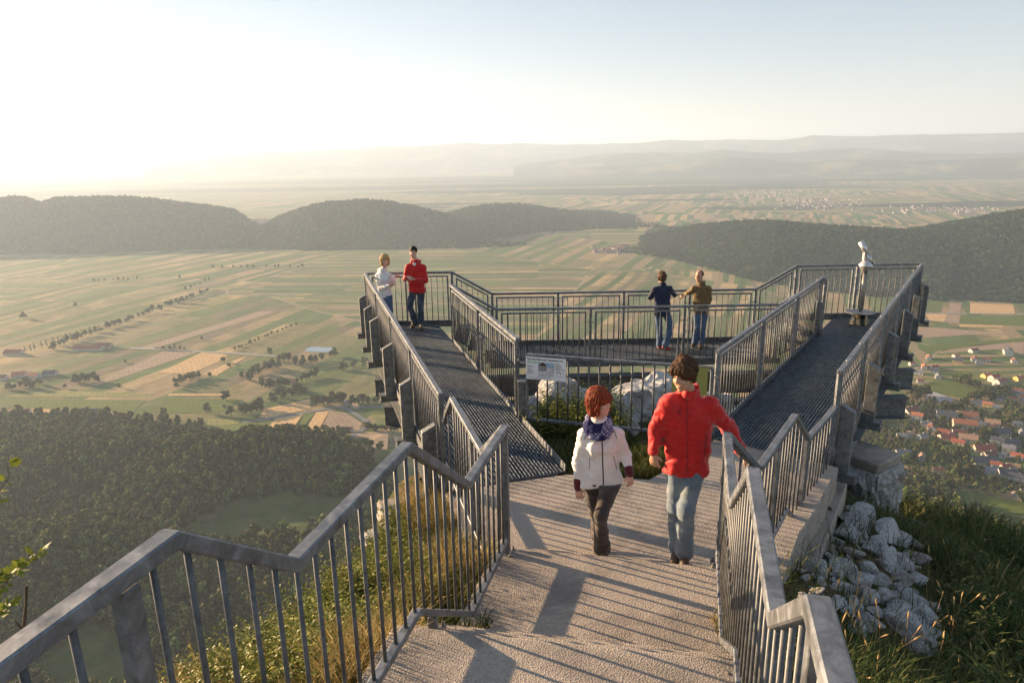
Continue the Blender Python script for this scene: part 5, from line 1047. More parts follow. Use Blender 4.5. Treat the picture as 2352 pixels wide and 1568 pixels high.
# ================================================================= people
from mathutils.bvhtree import BVHTree
def n3(P, s, seed=0):
    """3-D value noise"""
    q = P/s+seed*13.7; i = np.floor(q); f = q-i; f = f*f*(3-2*f)
    def h(a, b, c): v = np.sin(a*127.1+b*311.7+c*74.7)*43758.5453; return v-np.floor(v)
    x, y, z = i[..., 0], i[..., 1], i[..., 2]; r = 0
    for dx in (0, 1):
        for dy in (0, 1):
            for dz in (0, 1):
                w_ = (f[..., 0] if dx else 1-f[..., 0])*(f[..., 1] if dy else 1-f[..., 1])*(f[..., 2] if dz else 1-f[..., 2]); r = r+w_*h(x+dx, y+dy, z+dz)
    return r
class SDF:
    def __init__(s, h, k=.02): s.h = h; s.k = k; s.pr = []
    def cap(s, a, b, ra, rb=None, fl=None, k=None, sub=False):
        s.pr.append(('c', np.array(a, float), np.array(b, float), ra, ra if rb is None else rb, fl, s.k if k is None else k, sub)); return s
    def ell(s, c, r, R=None, k=None, sub=False):
        s.pr.append(('e', np.array(c, float), np.array(r, float), R, None, None, s.k if k is None else k, sub)); return s
    def grid(s, fold=None):
        lo = np.full(3, 1e9); hi = -lo
        for p in s.pr:
            if p[7]: continue
            if p[0] == 'c': r = max(p[3], p[4]); lo = np.minimum(lo, np.minimum(p[1], p[2])-r); hi = np.maximum(hi, np.maximum(p[1], p[2])+r)
            else: r = p[2].max(); lo = np.minimum(lo, p[1]-r); hi = np.maximum(hi, p[1]+r)
        m_ = .04; lo -= m_; hi += m_; n = np.ceil((hi-lo)/s.h).astype(int)+1; D = np.full(n, .08)
        ax = [lo[i]+np.arange(n[i])*s.h for i in range(3)]
        for p in s.pr:
            if p[0] == 'c': r = max(p[3], p[4]); a, b = np.minimum(p[1], p[2])-r-.05, np.maximum(p[1], p[2])+r+.05
            else: r = p[2].max(); a, b = p[1]-r-.05, p[1]+r+.05
            i0 = np.clip(((a-lo)/s.h).astype(int), 0, n-1); i1 = np.clip(((b-lo)/s.h).astype(int)+2, 1, n)
            if (i1 <= i0).any(): continue
            sl = tuple(slice(i0[i], i1[i]) for i in range(3)); G = np.stack(np.meshgrid(*[ax[i][sl[i]] for i in range(3)], indexing='ij'), -1)
            if p[0] == 'c':
                ba = p[2]-p[1]; L = ba@ba+1e-12; pa = G-p[1]; t = np.clip((pa@ba)/L, 0, 1); q = pa-t[..., None]*ba
                if p[5] is not None: nv, f = p[5]; nv = np.array(nv, float); nv /= np.linalg.norm(nv); c = q@nv; q = q+(c*(f-1))[..., None]*nv
                d = np.linalg.norm(q, axis=-1)-(p[3]+(p[4]-p[3])*t)
            else:
                q = G-p[1]
                if p[3] is not None: q = q@np.array(p[3], float).T
                k0 = np.linalg.norm(q/p[2], axis=-1); k1 = np.linalg.norm(q/p[2]**2, axis=-1)+1e-9; d = k0*(k0-1)/k1
            A = D[sl]; k = p[6]
            if p[7]:
                hh = np.maximum(k-np.abs(-d-A), 0)/k; D[sl] = np.maximum(A, -d)+hh*hh*k*.25
            else:
                hh = np.maximum(k-np.abs(d-A), 0)/k; D[sl] = np.minimum(A, d)-hh*hh*k*.25
        if fold is not None:
            idx = np.abs(D) < .05; G = np.stack(np.meshgrid(*ax, indexing='ij'), -1)[idx]; D[idx] += fold(G)
        return D, lo
    def mesh(s, name, fold=None, smooth=1):
        D, lo = s.grid(fold); h = s.h; ins = D < 0; n = D.shape; cnt = np.zeros([k-1 for k in n]); acc = np.zeros([k-1 for k in n]+[3])
        C = [(i, j, k) for i in (0, 1) for j in (0, 1) for k in (0, 1)]
        for a in C:
            for ax_ in range(3):
                if a[ax_]: continue
                b = list(a); b[ax_] = 1
                da = D[a[0]:n[0]-1+a[0], a[1]:n[1]-1+a[1], a[2]:n[2]-1+a[2]]; db = D[b[0]:n[0]-1+b[0], b[1]:n[1]-1+b[1], b[2]:n[2]-1+b[2]]
                c = (da < 0) != (db < 0); t = np.where(c, da/(da-db+1e-12), 0); cnt += c
                for q in range(3): acc[..., q] += c*(a[q]+(t if q == ax_ else 0))
        act = cnt > 0; idx = -np.ones(act.shape, int); idx[act] = np.arange(act.sum())
        V = (np.argwhere(act)+acc[act]/cnt[act][:, None])*h+lo; F = []
        for ax_ in range(3):
            o1, o2 = [(1, 2), (2, 0), (0, 1)][ax_]
            sl0 = [slice(1, n[i]-1) for i in range(3)]; sl1 = list(sl0); sl0[ax_] = slice(0, n[ax_]-1); sl1[ax_] = slice(1, n[ax_])
            a, b = ins[tuple(sl0)], ins[tuple(sl1)]; w_ = np.argwhere(a != b); off = np.array([1, 1, 1]); off[ax_] = 0; P_ = w_+off; flip = a[tuple(w_.T)]
            e1 = np.zeros(3, int); e1[o1] = 1; e2 = np.zeros(3, int); e2[o2] = 1
            g_ = lambda Q: idx[tuple(Q.T)]
            q = np.stack([g_(P_-e1-e2), g_(P_-e2), g_(P_), g_(P_-e1)], 1); q[~flip] = q[~flip][:, ::-1]; F.append(q)
        F = np.concatenate(F); F = F[(F >= 0).all(1)]; me = mesh_np(name, V, F)
        bm_ = bmesh.new(); bm_.from_mesh(me)
        for _ in range(smooth): bmesh.ops.smooth_vert(bm_, verts=bm_.verts, factor=.5, use_axis_x=True, use_axis_y=True, use_axis_z=True)
        bmesh.ops.recalc_face_normals(bm_, faces=bm_.faces); bm_.to_mesh(me); bm_.free(); return me

def cloth(name, c, rough=.75, var=.12, bsc=120, bump=.25, wear=None):
    g = NT(name); P = g.obj(); f = g.noise(9, 4, .6, P); f2 = g.noise(bsc, 3, .7, P); a = tuple(x*(1-var) for x in c); b = tuple(min(1, x*(1+var)) for x in c)
    col = g.ramp(f, [(.3, a), (.7, b)])
    if wear: col = g.mix(g.ramp(g.noise(5, 3, .5, P), [(.48, (0, 0, 0)), (.66, (.6, .6, .6))]), col, wear)
    g.base(col); g.set(rough, 0, .25); g.b.inputs['Sheen Weight'].default_value = .25; g.bump(g.math('ADD', f2, g.math('MULTIPLY', g.noise(22, 3, .6, P, .5), 2.)), bump, .008); return g.m
def skin_mat(name, c):
    g = NT(name); f = g.noise(30, 3, .6, g.obj()); g.base(g.ramp(f, [(.3, tuple(x*.9 for x in c)), (.7, tuple(min(1, x*1.1) for x in c))])); g.set(.5, 0, .35)
    g.b.inputs['Subsurface Weight'].default_value = .15; g.b.inputs['Subsurface Scale'].default_value = .01; return g.m
def hair_mat(name, c):
    g = NT(name); P = g.obj(); f = g.noise(70, 4, .7, g.scale(P, (1, 1, .18))); g.base(g.ramp(f, [(.3, tuple(x*.45 for x in c)), (.55, c), (.75, tuple(min(1, x*1.8) for x in c))])); g.set(.62, 0, .3); g.bump(f, .8, .01); return g.m
M_RED = cloth('red_shell_fabric', (.50, .010, .009), .55, .12, 160, .3); M_CREAM = cloth('cream_fleece', (.80, .74, .70), .8, .06)
M_WHITEJ = cloth('white_softshell', (.74, .72, .70), .7, .05); M_DENIM = cloth('faded_denim', (.13, .17, .21), .85, .2, 200, .4, (.32, .33, .30)); M_DDENIM = cloth('dark_denim', (.035, .05, .075), .85, .25, 200, .4, (.12, .15, .19))
M_BDENIM = cloth('blue_denim', (.06, .11, .20), .85, .2, 200, .4, (.14, .2, .3)); M_BLKT = cloth('dark_brown_trousers', (.055, .042, .036), .8, .2, 200, .4, (.10, .075, .055)); M_NAVY = cloth('navy_jacket', (.018, .024, .055), .7, .15)
M_OLIVE = cloth('olive_brown_jacket', (.16, .105, .045), .75, .12); M_MAROON = cloth('maroon_cuff', (.10, .012, .02), .85); M_BOOT = cloth('brown_leather', (.085, .052, .03), .55); M_SNEAK = cloth('red_sneaker', (.45, .06, .05), .6); M_SOLE = simple('pale_sole', (.55, .53, .5), .7)
M_SK1 = skin_mat('fair_skin', (.62, .36, .26)); M_SK2 = skin_mat('tanned_skin', (.50, .28, .18)); M_EYE = simple('eye_dark', (.03, .02, .02), .2); M_LIP = skin_mat('lips', (.48, .15, .12)); M_TEETH = simple('teeth', (.75, .70, .62), .3); M_BLACK = simple('black_trim', (.015, .015, .018), .5)
M_HRED = hair_mat('red_hair', (.30, .055, .015)); M_HBR = hair_mat('brown_hair', (.10, .045, .02)); M_HBL = hair_mat('blonde_hair', (.50, .32, .13)); M_HBK = hair_mat('black_hair', (.02, .014, .01)); M_HST = hair_mat('short_brown_hair', (.09, .045, .02))
g = NT('checked_scarf'); P = g.obj(); ck = g.n('ShaderNodeTexChecker'); ck.inputs['Scale'].default_value = 62; g.l(P, ck.inputs['Vector']); ck.inputs['Color1'].default_value = (.022, .025, .09, 1); ck.inputs['Color2'].default_value = (.36, .36, .48, 1)
lm = g.ramp(g.noise(6, 2, .5, P), [(.46, (0, 0, 0)), (.52, (1, 1, 1))]); g.base(g.mix(lm, ck.outputs['Color'], (.025, .025, .085))); g.set(.9, 0, .1); g.bump(g.noise(40, 3, .6, P), .6, .01); M_SCARF = g.m

def v3(*a): return np.array(a, float)
def nrm(v): v = np.array(v, float); return v/np.linalg.norm(v)
def frame(fw, up=(0, 0, 1)):
    f = nrm(fw); s = nrm(np.cross(f, up)); u = np.cross(s, f); return s, f, u      # side (its right), forward, up
def hand(S, wr, d, palm_n, thumb_side, sc=1., curl=.5, grip=False):
    """palm and five bent fingers; d = direction of the fingers, palm_n = where the palm faces"""
    d = nrm(d); pn = nrm(np.array(palm_n)-d*np.dot(palm_n, d)); sd = np.cross(d, pn)*thumb_side; k = .006*sc
    c = wr+d*.045*sc; S.cap(wr, wr+d*.035*sc, .024*sc, .028*sc, fl=(pn, 1.35), k=.01)
    S.ell(c+d*.012*sc, v3(.040, .042, .017)*sc, R=[sd, d, pn], k=.012)
    Ls = (.068, .078, .072, .056); 
    for i in range(4):
        o = (1.5-i)*.0205*sc; b = wr+d*.078*sc+sd*o; L = Ls[i]*sc; cu = curl*(1+.12*i); spread = sd*(1.5-i)*.07
        d1 = nrm(d*math.cos(cu*.6)+pn*math.sin(cu*.6)+spread); d2 = nrm(d*math.cos(cu*1.5)+pn*math.sin(cu*1.5)+spread*.5); d3 = nrm(d*math.cos(cu*2.3)+pn*math.sin(cu*2.3))
        p1 = b+d1*L*.45; p2 = p1+d2*L*.32; p3 = p2+d3*L*.23; S.cap(b-d*.012*sc, p1, .0098*sc, .0088*sc, k=k); S.cap(p1, p2, .0088*sc, .008*sc, k=.004); S.cap(p2, p3, .008*sc, .0065*sc, k=.004)
    t0 = wr+d*.022*sc+sd*.028*sc; t1 = t0+nrm(sd*.75+d*.75+pn*.35)*.035*sc; t2 = t1+nrm(sd*.25+d*1+pn*(.3+curl*.6))*.030*sc; S.cap(t0-sd*.012*sc, t1, .013*sc, .011*sc, k=.008); S.cap(t1, t2, .0105*sc, .008*sc, k=.004)
def head(S, c, fw, up, sc, fem):
    s, f, u = frame(fw, up); T = lambda x, y, z: c+(s*x+f*y+u*z)*sc; R = [s, f, u]
    S.ell(T(0, -.012, .038), v3(.074, .094, .088)*sc, R, k=.02); S.ell(T(0, .028, -.03), v3(.058 if fem else .062, .066, .072)*sc, R, k=.03)
    S.cap(T(-.03, .04, -.075), T(.03, .04, -.075), .026*sc, k=.03); S.ell(T(0, .072, -.098), v3(.024, .019, .018)*sc, R, k=.02)
    for q in (-1, 1):
        S.cap(T(q*.022, .08, .042), T(q*.045, .066, .036), .010*sc, k=.02)                      # brow
        S.ell(T(q*.031, .094, .014), v3(.017, .012, .012)*sc, R, k=.012, sub=True)              # eye socket
        S.ell(T(q*.034, .072, -.025), v3(.024, .018, .022)*sc, R, k=.02)                        # cheek
        S.ell(T(q*.073, -.008, -.005), v3(.009, .020, .031)*sc, R, k=.008)                      # ear
    S.cap(T(0, .086, .030), T(0, .106, -.014), .0075*sc, .0115*sc, k=.012); S.cap(T(-.013, .092, -.02), T(.013, .092, -.02), .009*sc, k=.008)
    S.cap(T(-.018, .084, -.056), T(.018, .084, -.056), .010*sc, k=.012); S.cap(T(-.015, .083, -.068), T(.015, .083, -.068), .009*sc, k=.010)
    return T, (s, f, u)
def person(name, label, J, fw, hfw, hup, skin, sc=1., fem=False, top=None, topm=None, legm=None, shoem=None, hairf=None, hairm=None, lod=1., hands=None, boots=True, flare=.0, hood=False, smile=False, collar=True, hem=.06, torso_d=1.45, sleeve=.0, fold=.012, group=None, fat=1., mid=None):
    """J: joints in scene coordinates"""
    org = v3(*J['origin']); J = {k: np.array(v, float)-org for k, v in J.items()}; s, f, u = frame(fw); hsc = sc
    hg = .0048*lod
    S = SDF(hg, .02); hc = J['head']; T, HF = head(S, hc, hfw, hup, hsc, fem)
    nk = J['neck']; S.cap(hc+np.array(HF[2])*-.06*sc-HF[1]*.018*sc, nk, .050*sc*(.88 if fem else 1), .060*sc*(.88 if fem else 1), k=.03)
    # body under the clothes
    S.cap(nk+v3(0, 0, -.14)*sc, J['pelvis'], .07*sc, .045*sc, fl=(f, 1.4), k=.03); S.cap(nk, nk+v3(0, 0, -.12)*sc, .05*sc, .06*sc, k=.02)
    for q in 'LR':
        S.cap(nk+v3(0, 0, -.07), J['sh'+q], .035*sc, k=.02); S.cap(J['sh'+q], J['el'+q], .042*sc, .036*sc, k=.02); S.cap(J['el'+q], J['wr'+q], .035*sc, .023*sc, k=.02)
        S.cap(J['hip'+q], J['kn'+q], .042*sc, .040*sc, k=.03); S.cap(J['kn'+q], J['an'+q], .040*sc, .028*sc, k=.03); S.cap(J['an'+q], J['toe'+q]+(J['an'+q]-J['toe'+q])*.25, .024*sc, .016*sc, k=.01)
        hd, pn, th, cu = hands[q]; hand(S, J['wr'+q], hd, pn, th, sc*(.92 if fem else 1.02), cu)
    me = S.mesh(name, smooth=1); ob = link(name, me, skin, smooth=True); ob.location = org; tag(ob, label, 'person', group)
    # eyes, brows, mouth
    for q in (-1, 1):
        m = MB(); cc = T(q*.031, .0805, .015); n_ = 8
        bm_ = bmesh.new(); bmesh.ops.create_uvsphere(bm_, u_segments=10, v_segments=8, radius=.0085*sc, matrix=Matrix.Translation(Vector(cc))); me = bpy.data.meshes.new('eye'); bm_.to_mesh(me); bm_.free(); link('eye', me, M_EYE, ob, True)
        m = MB(); m.tube(T(q*.018, .0905, .038), T(q*.034, .0885, .043), .0035*sc, .0035*sc, 6); m.tube(T(q*.034, .0885, .043), T(q*.048, .077, .037), .0035*sc, .002*sc, 6); m.build('eyebrow', hairm, ob, True)
    m = MB(); w_ = .024 if smile else .019
    for i in range(4): x0, x1 = -w_+w_*.5*i, -w_+w_*.5*(i+1); zz = lambda x: -.062+(x*x*14 if smile else 0); m.tube(T(x0, .0945-x0*x0*16, zz(x0)), T(x1, .0945-x1*x1*16, zz(x1)), .0042*sc, n=6)
    m.build('lips', M_LIP, ob, True)
    if smile: m = MB(); m.tube(T(-.014, .0955, -.0608), T(.014, .0955, -.0608), .0032*sc, n=6); m.build('teeth', M_TEETH, ob, True)
    # jacket
    cs = .0075*lod; S = SDF(cs, .03); ch = nk+(J['pelvis']-nk)*.33; be = nk+(J['pelvis']-nk)*.72; rl = .028*fat
    shw = np.linalg.norm(J['shL']-J['shR'])/2
    for q in 'LR':
        sh, el, wr = J['sh'+q], J['el'+q], J['wr'+q]; side = nrm(sh-nk)
        S.cap(nk+v3(0, 0, -.045*sc), sh, .068*sc, .066*sc, fl=(f, 1.1), k=.04)
        S.cap(sh, el, (.066+sleeve)*sc*fat, (.054+sleeve)*sc*fat, k=.03); cw = wr+(el-wr)*.06; S.cap(el, cw, (.053+sleeve)*sc*fat, (.038+sleeve*.7)*sc*fat, k=.025)
        S.cap(ch+(sh-nk)*.55+v3(0, 0, .02), be+(sh-nk)*(.40 if fem else .50), .095*sc*fat, (.082 if fem else .098)*sc*fat, fl=(f, torso_d), k=.05)
    hp = J['pelvis']; hemp = hp+v3(0, 0, -hem); S.cap(ch, hp, .135*sc*fat, .13*sc*fat, fl=(f, torso_d), k=.05)
    for q in 'LR': S.cap(be+(J['hip'+q]-hp)*.55, hemp+(J['hip'+q]-hp)*.85, (.092 if fem else .105)*sc*fat, (.116 if fem else .118)*sc*fat, fl=(f, 1.12), k=.05)
    if fem:
        for q in (-1, 1): S.ell(ch+s*q*.065*sc+f*.085*sc+v3(0, 0, -.03), v3(.06, .045, .062)*sc, [s, f, u], k=.05)
    if collar:
        S.cap(nk+v3(0, 0, -.05), nk+v3(0, 0, .03)*sc, .080*sc*(1 if not fem else .88), .074*sc*(1 if not fem else .88), k=.02)
        n_ = 12; kb = nk+v3(0, 0, .018)*sc+f*.006
        for i in range(n_):
            a0, a1 = 2*math.pi*i/n_, 2*math.pi*(i+1)/n_; rr = .070*sc*(1 if not fem else .9)
            p0 = kb+(s*math.cos(a0)+f*math.sin(a0)*1.05)*rr+v3(0, 0, .022-.006*math.sin(a0)); p1 = kb+(s*math.cos(a1)+f*math.sin(a1)*1.05)*rr+v3(0, 0, .022-.006*math.sin(a1)); S.cap(p0, p1, .019*sc, k=.03); S.cap(p0+v3(0, 0, .028), p1+v3(0, 0, .028), .014*sc, k=.015)
    if hood: S.ell(nk-f*.10*sc+v3(0, 0, .0), v3(.10, .055, .065)*sc, [s, f, u], k=.03); S.cap(nk-f*.08*sc-s*.09*sc+v3(0, 0, .03), nk-f*.08*sc+s*.09*sc+v3(0, 0, .03), .028*sc, k=.03)
    # cut the hem flat below, hollow for legs
    cutz = hemp[2]-.085*sc; S.ell(v3(hemp[0], hemp[1], cutz-.20), v3(.5, .5, .2), k=.012, sub=True)
    se = int(abs(org[0])*100) % 17
    def fo(G):
        w1 = np.sin((G[:, 2]*.8+G[:, 0]*.35)*95+n3(G, .06, se)*9)*.5; w2 = .62-np.abs(n3((G+n3(G, .09, se+1)[:, None]*.05)*np.array([1, 1, 1.5]), .075, se+3)-.5)*3.0; w3 = n3(G, .12, se+5)-.5; return w1*fold*.22+w2*fold*.9+w3*fold*.8
    jk = S.mesh('jacket', fo, 1); jo = link('jacket', jk, topm, ob, True)
    # trousers
    S = SDF(cs, .03); S.cap(hp+(J['hipL']-hp)*.6+v3(0, 0, .02), hp+(J['hipR']-hp)*.6+v3(0, 0, .0), .098*sc, k=.04, fl=(f, 1.1)); S.cap(hp+v3(0, 0, -.0), hp+v3(0, 0, -.03), .09*sc, .10*sc, fl=(f, 1.45), k=.04)
    for q in 'LR':
        h_, kn, an = J['hip'+q], J['kn'+q], J['an'+q]; S.cap(h_, kn, (.092 if not fem else .098)*sc, (.070 if not fem else .066)*sc, k=.035)
        e_ = an+(kn-an)*(-.06); mid_ = kn*.5+an*.5+f*-.006; S.cap(kn, mid_, (.068 if not fem else .062)*sc, (.068 if not fem else .062)*sc, k=.03); S.cap(mid_, e_, (.068 if not fem else .062)*sc, (.078+flare)*sc, k=.03)
    S.ell(v3(hemp[0], hemp[1], cutz+.040+.3), v3(.6, .6, .3), k=.01, sub=True)
    def ft(G): return (np.sin(G[:, 2]*55+n3(G, .10, se+9)*10+G[:, 0]*30)*.5*.0035+(n3(G*np.array([1, 1, 1.4]), .07, se)-.5)*.010)
    tr = link('trousers', S.mesh('trousers', ft, 1), legm, ob, True)
    # shoes
    for q in 'LR':
        an, to = J['an'+q], J['toe'+q]; d = nrm((to-an)*np.array([1, 1, 0])+1e-6); zs = min(to[2], an[2]-.05*sc); base = v3(an[0], an[1], 0); zf = to[2]-.01
        S = SDF(.0055*lod, .015); S.cap(an-d*.025*sc+v3(0, 0, .0), an-d*.03*sc+v3(0, 0, -.045*sc), .044*sc, .042*sc, k=.02); S.cap(an+v3(0, 0, -.02*sc), to-d*.03*sc+v3(0, 0, .014), .044*sc, .040*sc, k=.02); S.cap(an-d*.045*sc+v3(0, 0, -.062*sc), to+v3(0, 0, -.005), .042*sc, .042*sc, k=.015)
        S.ell(v3(to[0], to[1], to[2]-.045*sc-.2), v3(.6, .6, .2), k=.006, sub=True)
        so = link('shoe', S.mesh('shoe', None, 1), shoem, ob, True)
    # hair
    S = SDF(.0042*lod, .015); hairf(S, T, HF, sc)
    def fh(G): 
        gg = (G-hc); a = np.arctan2(gg@HF[0], gg@HF[1]); z_ = gg@HF[2]; return (np.sin(a*26+z_*22+n3(G, .03, se)*5)*.5)*.007+(n3(G, .022, se+1)-.5)*.013+(n3(G, .009, se+2)-.5)*.008
    ho_ = link('hair', S.mesh('hair', fh, 1), hairm, ob, True)
    # loose locks lying on the hair
    if lod < 1.2:
        me = ho_.data; nf = len(me.polygons); rg_ = random.Random(se); m = MB(); hx = Vector(hc)
        bmq = bmesh.new(); bmq.from_mesh(me); tr = BVHTree.FromBMesh(bmq)
        for _ in range(1500):
            p = me.polygons[rg_.randrange(nf)]; c = p.center.copy(); n_ = p.normal.copy()
            if (c-hx).dot(Vector(HF[1])) > .085*sc and (c-hx).dot(Vector(HF[2])) < .02: continue
            d = Vector(HF[2])*-1+Vector((rg_.gauss(0, .35), rg_.gauss(0, .35), 0))+((c-hx)-Vector(HF[2])*(c-hx).dot(Vector(HF[2])))*5; q = c; pts = [q+n_*.001]; st_ = rg_.uniform(.006, .014)
            for k in range(4):
                d = (d-n_*d.dot(n_)); d = d.normalized() if d.length > 1e-4 else Vector((0, 0, -1)); h = tr.find_nearest(q+d*st_)
                if h[0] is None: break
                q, n_ = h[0], h[1]; pts.append(q+n_*(.0015+.0012*k+(rg_.uniform(0, .004) if k == 3 else 0)))
            w_ = rg_.uniform(.0012, .0026)
            for k in range(len(pts)-1):
                sd = (pts[k+1]-pts[k]).cross(n_).normalized()*w_*(1-k/4.5); m.add([pts[k]-sd, pts[k+1]-sd*.8, pts[k+1]+sd*.8, pts[k]+sd], [(0, 1, 2, 3)])
        bmq.free(); m.build('locks', hairm, ho_)
    return ob, jo, (s, f, u), org, J, T, HF
def on_surface(jo, pts, dirv, off=.002):
    me = jo.data; bm_ = bmesh.new(); bm_.from_mesh(me); tr = BVHTree.FromBMesh(bm_); out = []
    for p in pts:
        p = Vector(p); d = Vector(dirv).normalized(); h = tr.ray_cast(p+d*.6, -d)
        if h[0] is not None: out.append(h[0]+d*off)
    bm_.free(); return out
def strip(jo, pts, dirv, r, mat, name, dens=14, off=.001):
    P_ = []
    for a, b in zip(pts, pts[1:]): P_ += [tuple(np.array(a)*(1-i/dens)+np.array(b)*i/dens) for i in range(dens)]
    P_.append(pts[-1]); Q = on_surface(jo, P_, dirv, off); m = MB()
    for a, b in zip(Q, Q[1:]):
        if (a-b).length > 1e-5: m.tube(a, b, r, n=6, cap=True)
    if m.v: return m.build(name, mat, jo, True)
# hair styles
def hair_bob(S, T, HF, sc):
    s, f, u = HF; R = [s, f, u]
    S.ell(T(0, -.018, .050), v3(.104, .120, .104)*sc, R, k=.02)
    for q in (-1, 1):
        S.cap(T(q*.070, -.035, .02), T(q*.076, -.030, -.095), .046*sc, .032*sc, k=.03); S.cap(T(q*.080, .030, .03), T(q*.080, .040, -.090), .028*sc, .018*sc, k=.025); S.cap(T(q*.045, -.075, .0), T(q*.045, -.07, -.10), .045*sc, .03*sc, k=.03)
    S.ell(T(0, .14, -.062), v3(.062, .085, .088)*sc, R, k=.012, sub=True)          # face opening
    S.cap(T(-.045, .082, .058), T(.05, .084, .052), .022*sc, k=.02)                  # fringe
def hair_long(S, T, HF, sc):
    hair_bob(S, T, HF, sc); S.cap(T(0, -.085, 0), T(0, -.075, -.15), .05*sc, .03*sc, k=.03)
def hair_short(S, T, HF, sc, vol=0.):
    s, f, u = HF; R = [s, f, u]
    S.ell(T(0, -.020, .052), v3(.083+vol, .102+vol, .090+vol)*sc, R, k=.02); S.cap(T(0, -.075, .01), T(0, -.066, -.055), .045*sc, .028*sc, k=.03)
    for q in (-1, 1): S.cap(T(q*.068, -.01, .03), T(q*.068, -.012, .0), .020*sc, .012*sc, k=.02)
    S.ell(T(0, .115, -.035), v3(.075, .066, .092)*sc, R, k=.015, sub=True); S.ell(T(0, .02, -.12), v3(.11, .09, .09)*sc, R, k=.01, sub=True)
def hair_full(S, T, HF, sc):
    hair_short(S, T, HF, sc, .018)
    S.cap(T(-.060, .060, .082), T(.03, .088, .084), .024*sc, k=.02); S.cap(T(.03, .088, .084), T(.066, .06, .045), .020*sc, k=.02); S.cap(T(-.02, 0, .135), T(.02, -.04, .14), .03*sc, k=.03); S.cap(T(0, -.07, .02), T(0, -.075, -.06), .05*sc, .03*sc, k=.03)
    for q in (-1, 1): S.cap(T(q*.072, -.03, .02), T(q*.070, -.025, -.04), .028*sc, .018*sc, k=.02)
def hair_balding(S, T, HF, sc):
    s, f, u = HF; R = [s, f, u]; S.ell(T(0, -.030, .036), v3(.079, .090, .086)*sc, R, k=.02); S.ell(T(0, .09, .06), v3(.10, .095, .12)*sc, R, k=.01, sub=True); S.ell(T(0, .0, -.13), v3(.11, .09, .09)*sc, R, k=.01, sub=True)
O = ony
def mix(a, b, t): return np.array(a)*(1-t)+np.array(b)*t
# ---- the woman in the cream jacket, walking up towards the viewer
Y0 = 5.5
Jw = dict(origin=(.78, 5.45, -3.49), head=O(1377, 924, 5.47), neck=O(1374, 975, 5.52), shL=O(1342, 1000, 5.53), shR=O(1418, 998, 5.50), elL=O(1327, 1062, 5.56), wrL=O(1328, 1120, 5.50), elR=O(1437, 1045, 5.50), wrR=O(1446, 1088, 5.36),
          pelvis=O(1383, 1088, 5.52), hipL=O(1358, 1102, 5.53), hipR=O(1408, 1098, 5.50), knR=O(1380, 1182, 5.30), anR=O(1382, 1252, 5.46), toeR=(.80, 5.34, -3.47), knL=O(1368, 1175, 5.60), anL=O(1375, 1225, 5.86), toeL=(.76, 5.78, -3.62))
hw = dict(L=(v3(.15, -.25, -1), v3(.3, 1, -.2), 1, .55), R=(v3(.1, -.35, -1), v3(-.5, 1, -.1), -1, .6))
ob, jo, FR, org, J, T, HF = person('person', 'red-haired woman in cream zip jacket and checked scarf walking up, looking right', Jw, (.10, -1, 0), (.72, -.68, .03), (0, 0, 1), M_SK1, .90, True, None, M_CREAM, M_BLKT, M_BOOT, hair_bob, M_HRED, hands=hw, flare=.014, smile=True, collar=True, hem=.03, fold=.009, fat=.98, torso_d=1.35)
s, f, u = FR; nk = J['neck']; hp = J['pelvis']
strip(jo, [nk+f*.0+v3(.02, 0, -.03), mix(nk, hp, .5)+v3(.006, 0, 0), hp+v3(0, 0, -.07)], (.0, -1, .18), .0052, M_BLACK, 'zip', 24)
strip(jo, [nk+v3(-.085, 0, .01), nk+v3(-.10, 0, -.06), nk+v3(-.115, 0, -.13)], (-.1, -1, .3), .0028, M_BLACK, 'piping'); strip(jo, [nk+v3(.095, 0, .01), nk+v3(.125, 0, -.05), nk+v3(.14, 0, -.12)], (.1, -1, .3), .0028, M_BLACK, 'piping')
strip(jo, [mix(nk, hp, .62)+v3(-.095, 0, 0), mix(nk, hp, .85)+v3(-.11, 0, 0)], (-.1, -1, .1), .0022, M_BLACK, 'pocket_zip'); strip(jo, [mix(nk, hp, .58)+v3(.095, 0, 0), mix(nk, hp, .86)+v3(.115, 0, 0)], (.1, -1, .1), .0022, M_BLACK, 'pocket_zip')
strip(jo, [nk+v3(.058, 0, -.085), nk+v3(.075, 0, -.098), nk+v3(.092, 0, -.108)], (0, -1, .2), .0034, M_BLACK, 'emblem', 4); strip(jo, [nk+v3(.085, 0, -.100), nk+v3(.098, 0, -.086)], (0, -1, .2), .0026, M_BLACK, 'emblem', 4); strip(jo, [nk+v3(.078, 0, -.10), nk+v3(.084, 0, -.122)], (0, -1, .2), .0022, M_BLACK, 'emblem', 4)
S = SDF(.0055, .014); kb = nk+v3(.0, -.005, -.005)
for lay, (rr, dz, th) in enumerate(((.096, .0, .032), (.090, .034, .028), (.104, -.032, .028), (.082, .056, .020))):
    for i in range(14):
        a0, a1 = 2*math.pi*i/14, 2*math.pi*(i+1)/14; q0 = kb+(s*math.cos(a0)+f*math.sin(a0))*rr+v3(0, 0, dz-.030*math.sin(a0)+.008*math.sin(a0*2+lay)); q1 = kb+(s*math.cos(a1)+f*math.sin(a1))*rr+v3(0, 0, dz-.030*math.sin(a1)+.008*math.sin(a1*2+lay)); S.cap(q0, q1, th, k=.008)
link('scarf', S.mesh('scarf', lambda G: (n3(G, .03, 2)-.5)*.014), M_SCARF, ob, True)
for q in 'LR':
    S = SDF(.0055, .01); wr, el = J['wr'+q], J['el'+q]; S.cap(wr+(el-wr)*.02, wr+(el-wr)*.30, .036, .038, k=.01); link('cuff', S.mesh('cuff'), M_MAROON, ob, True)
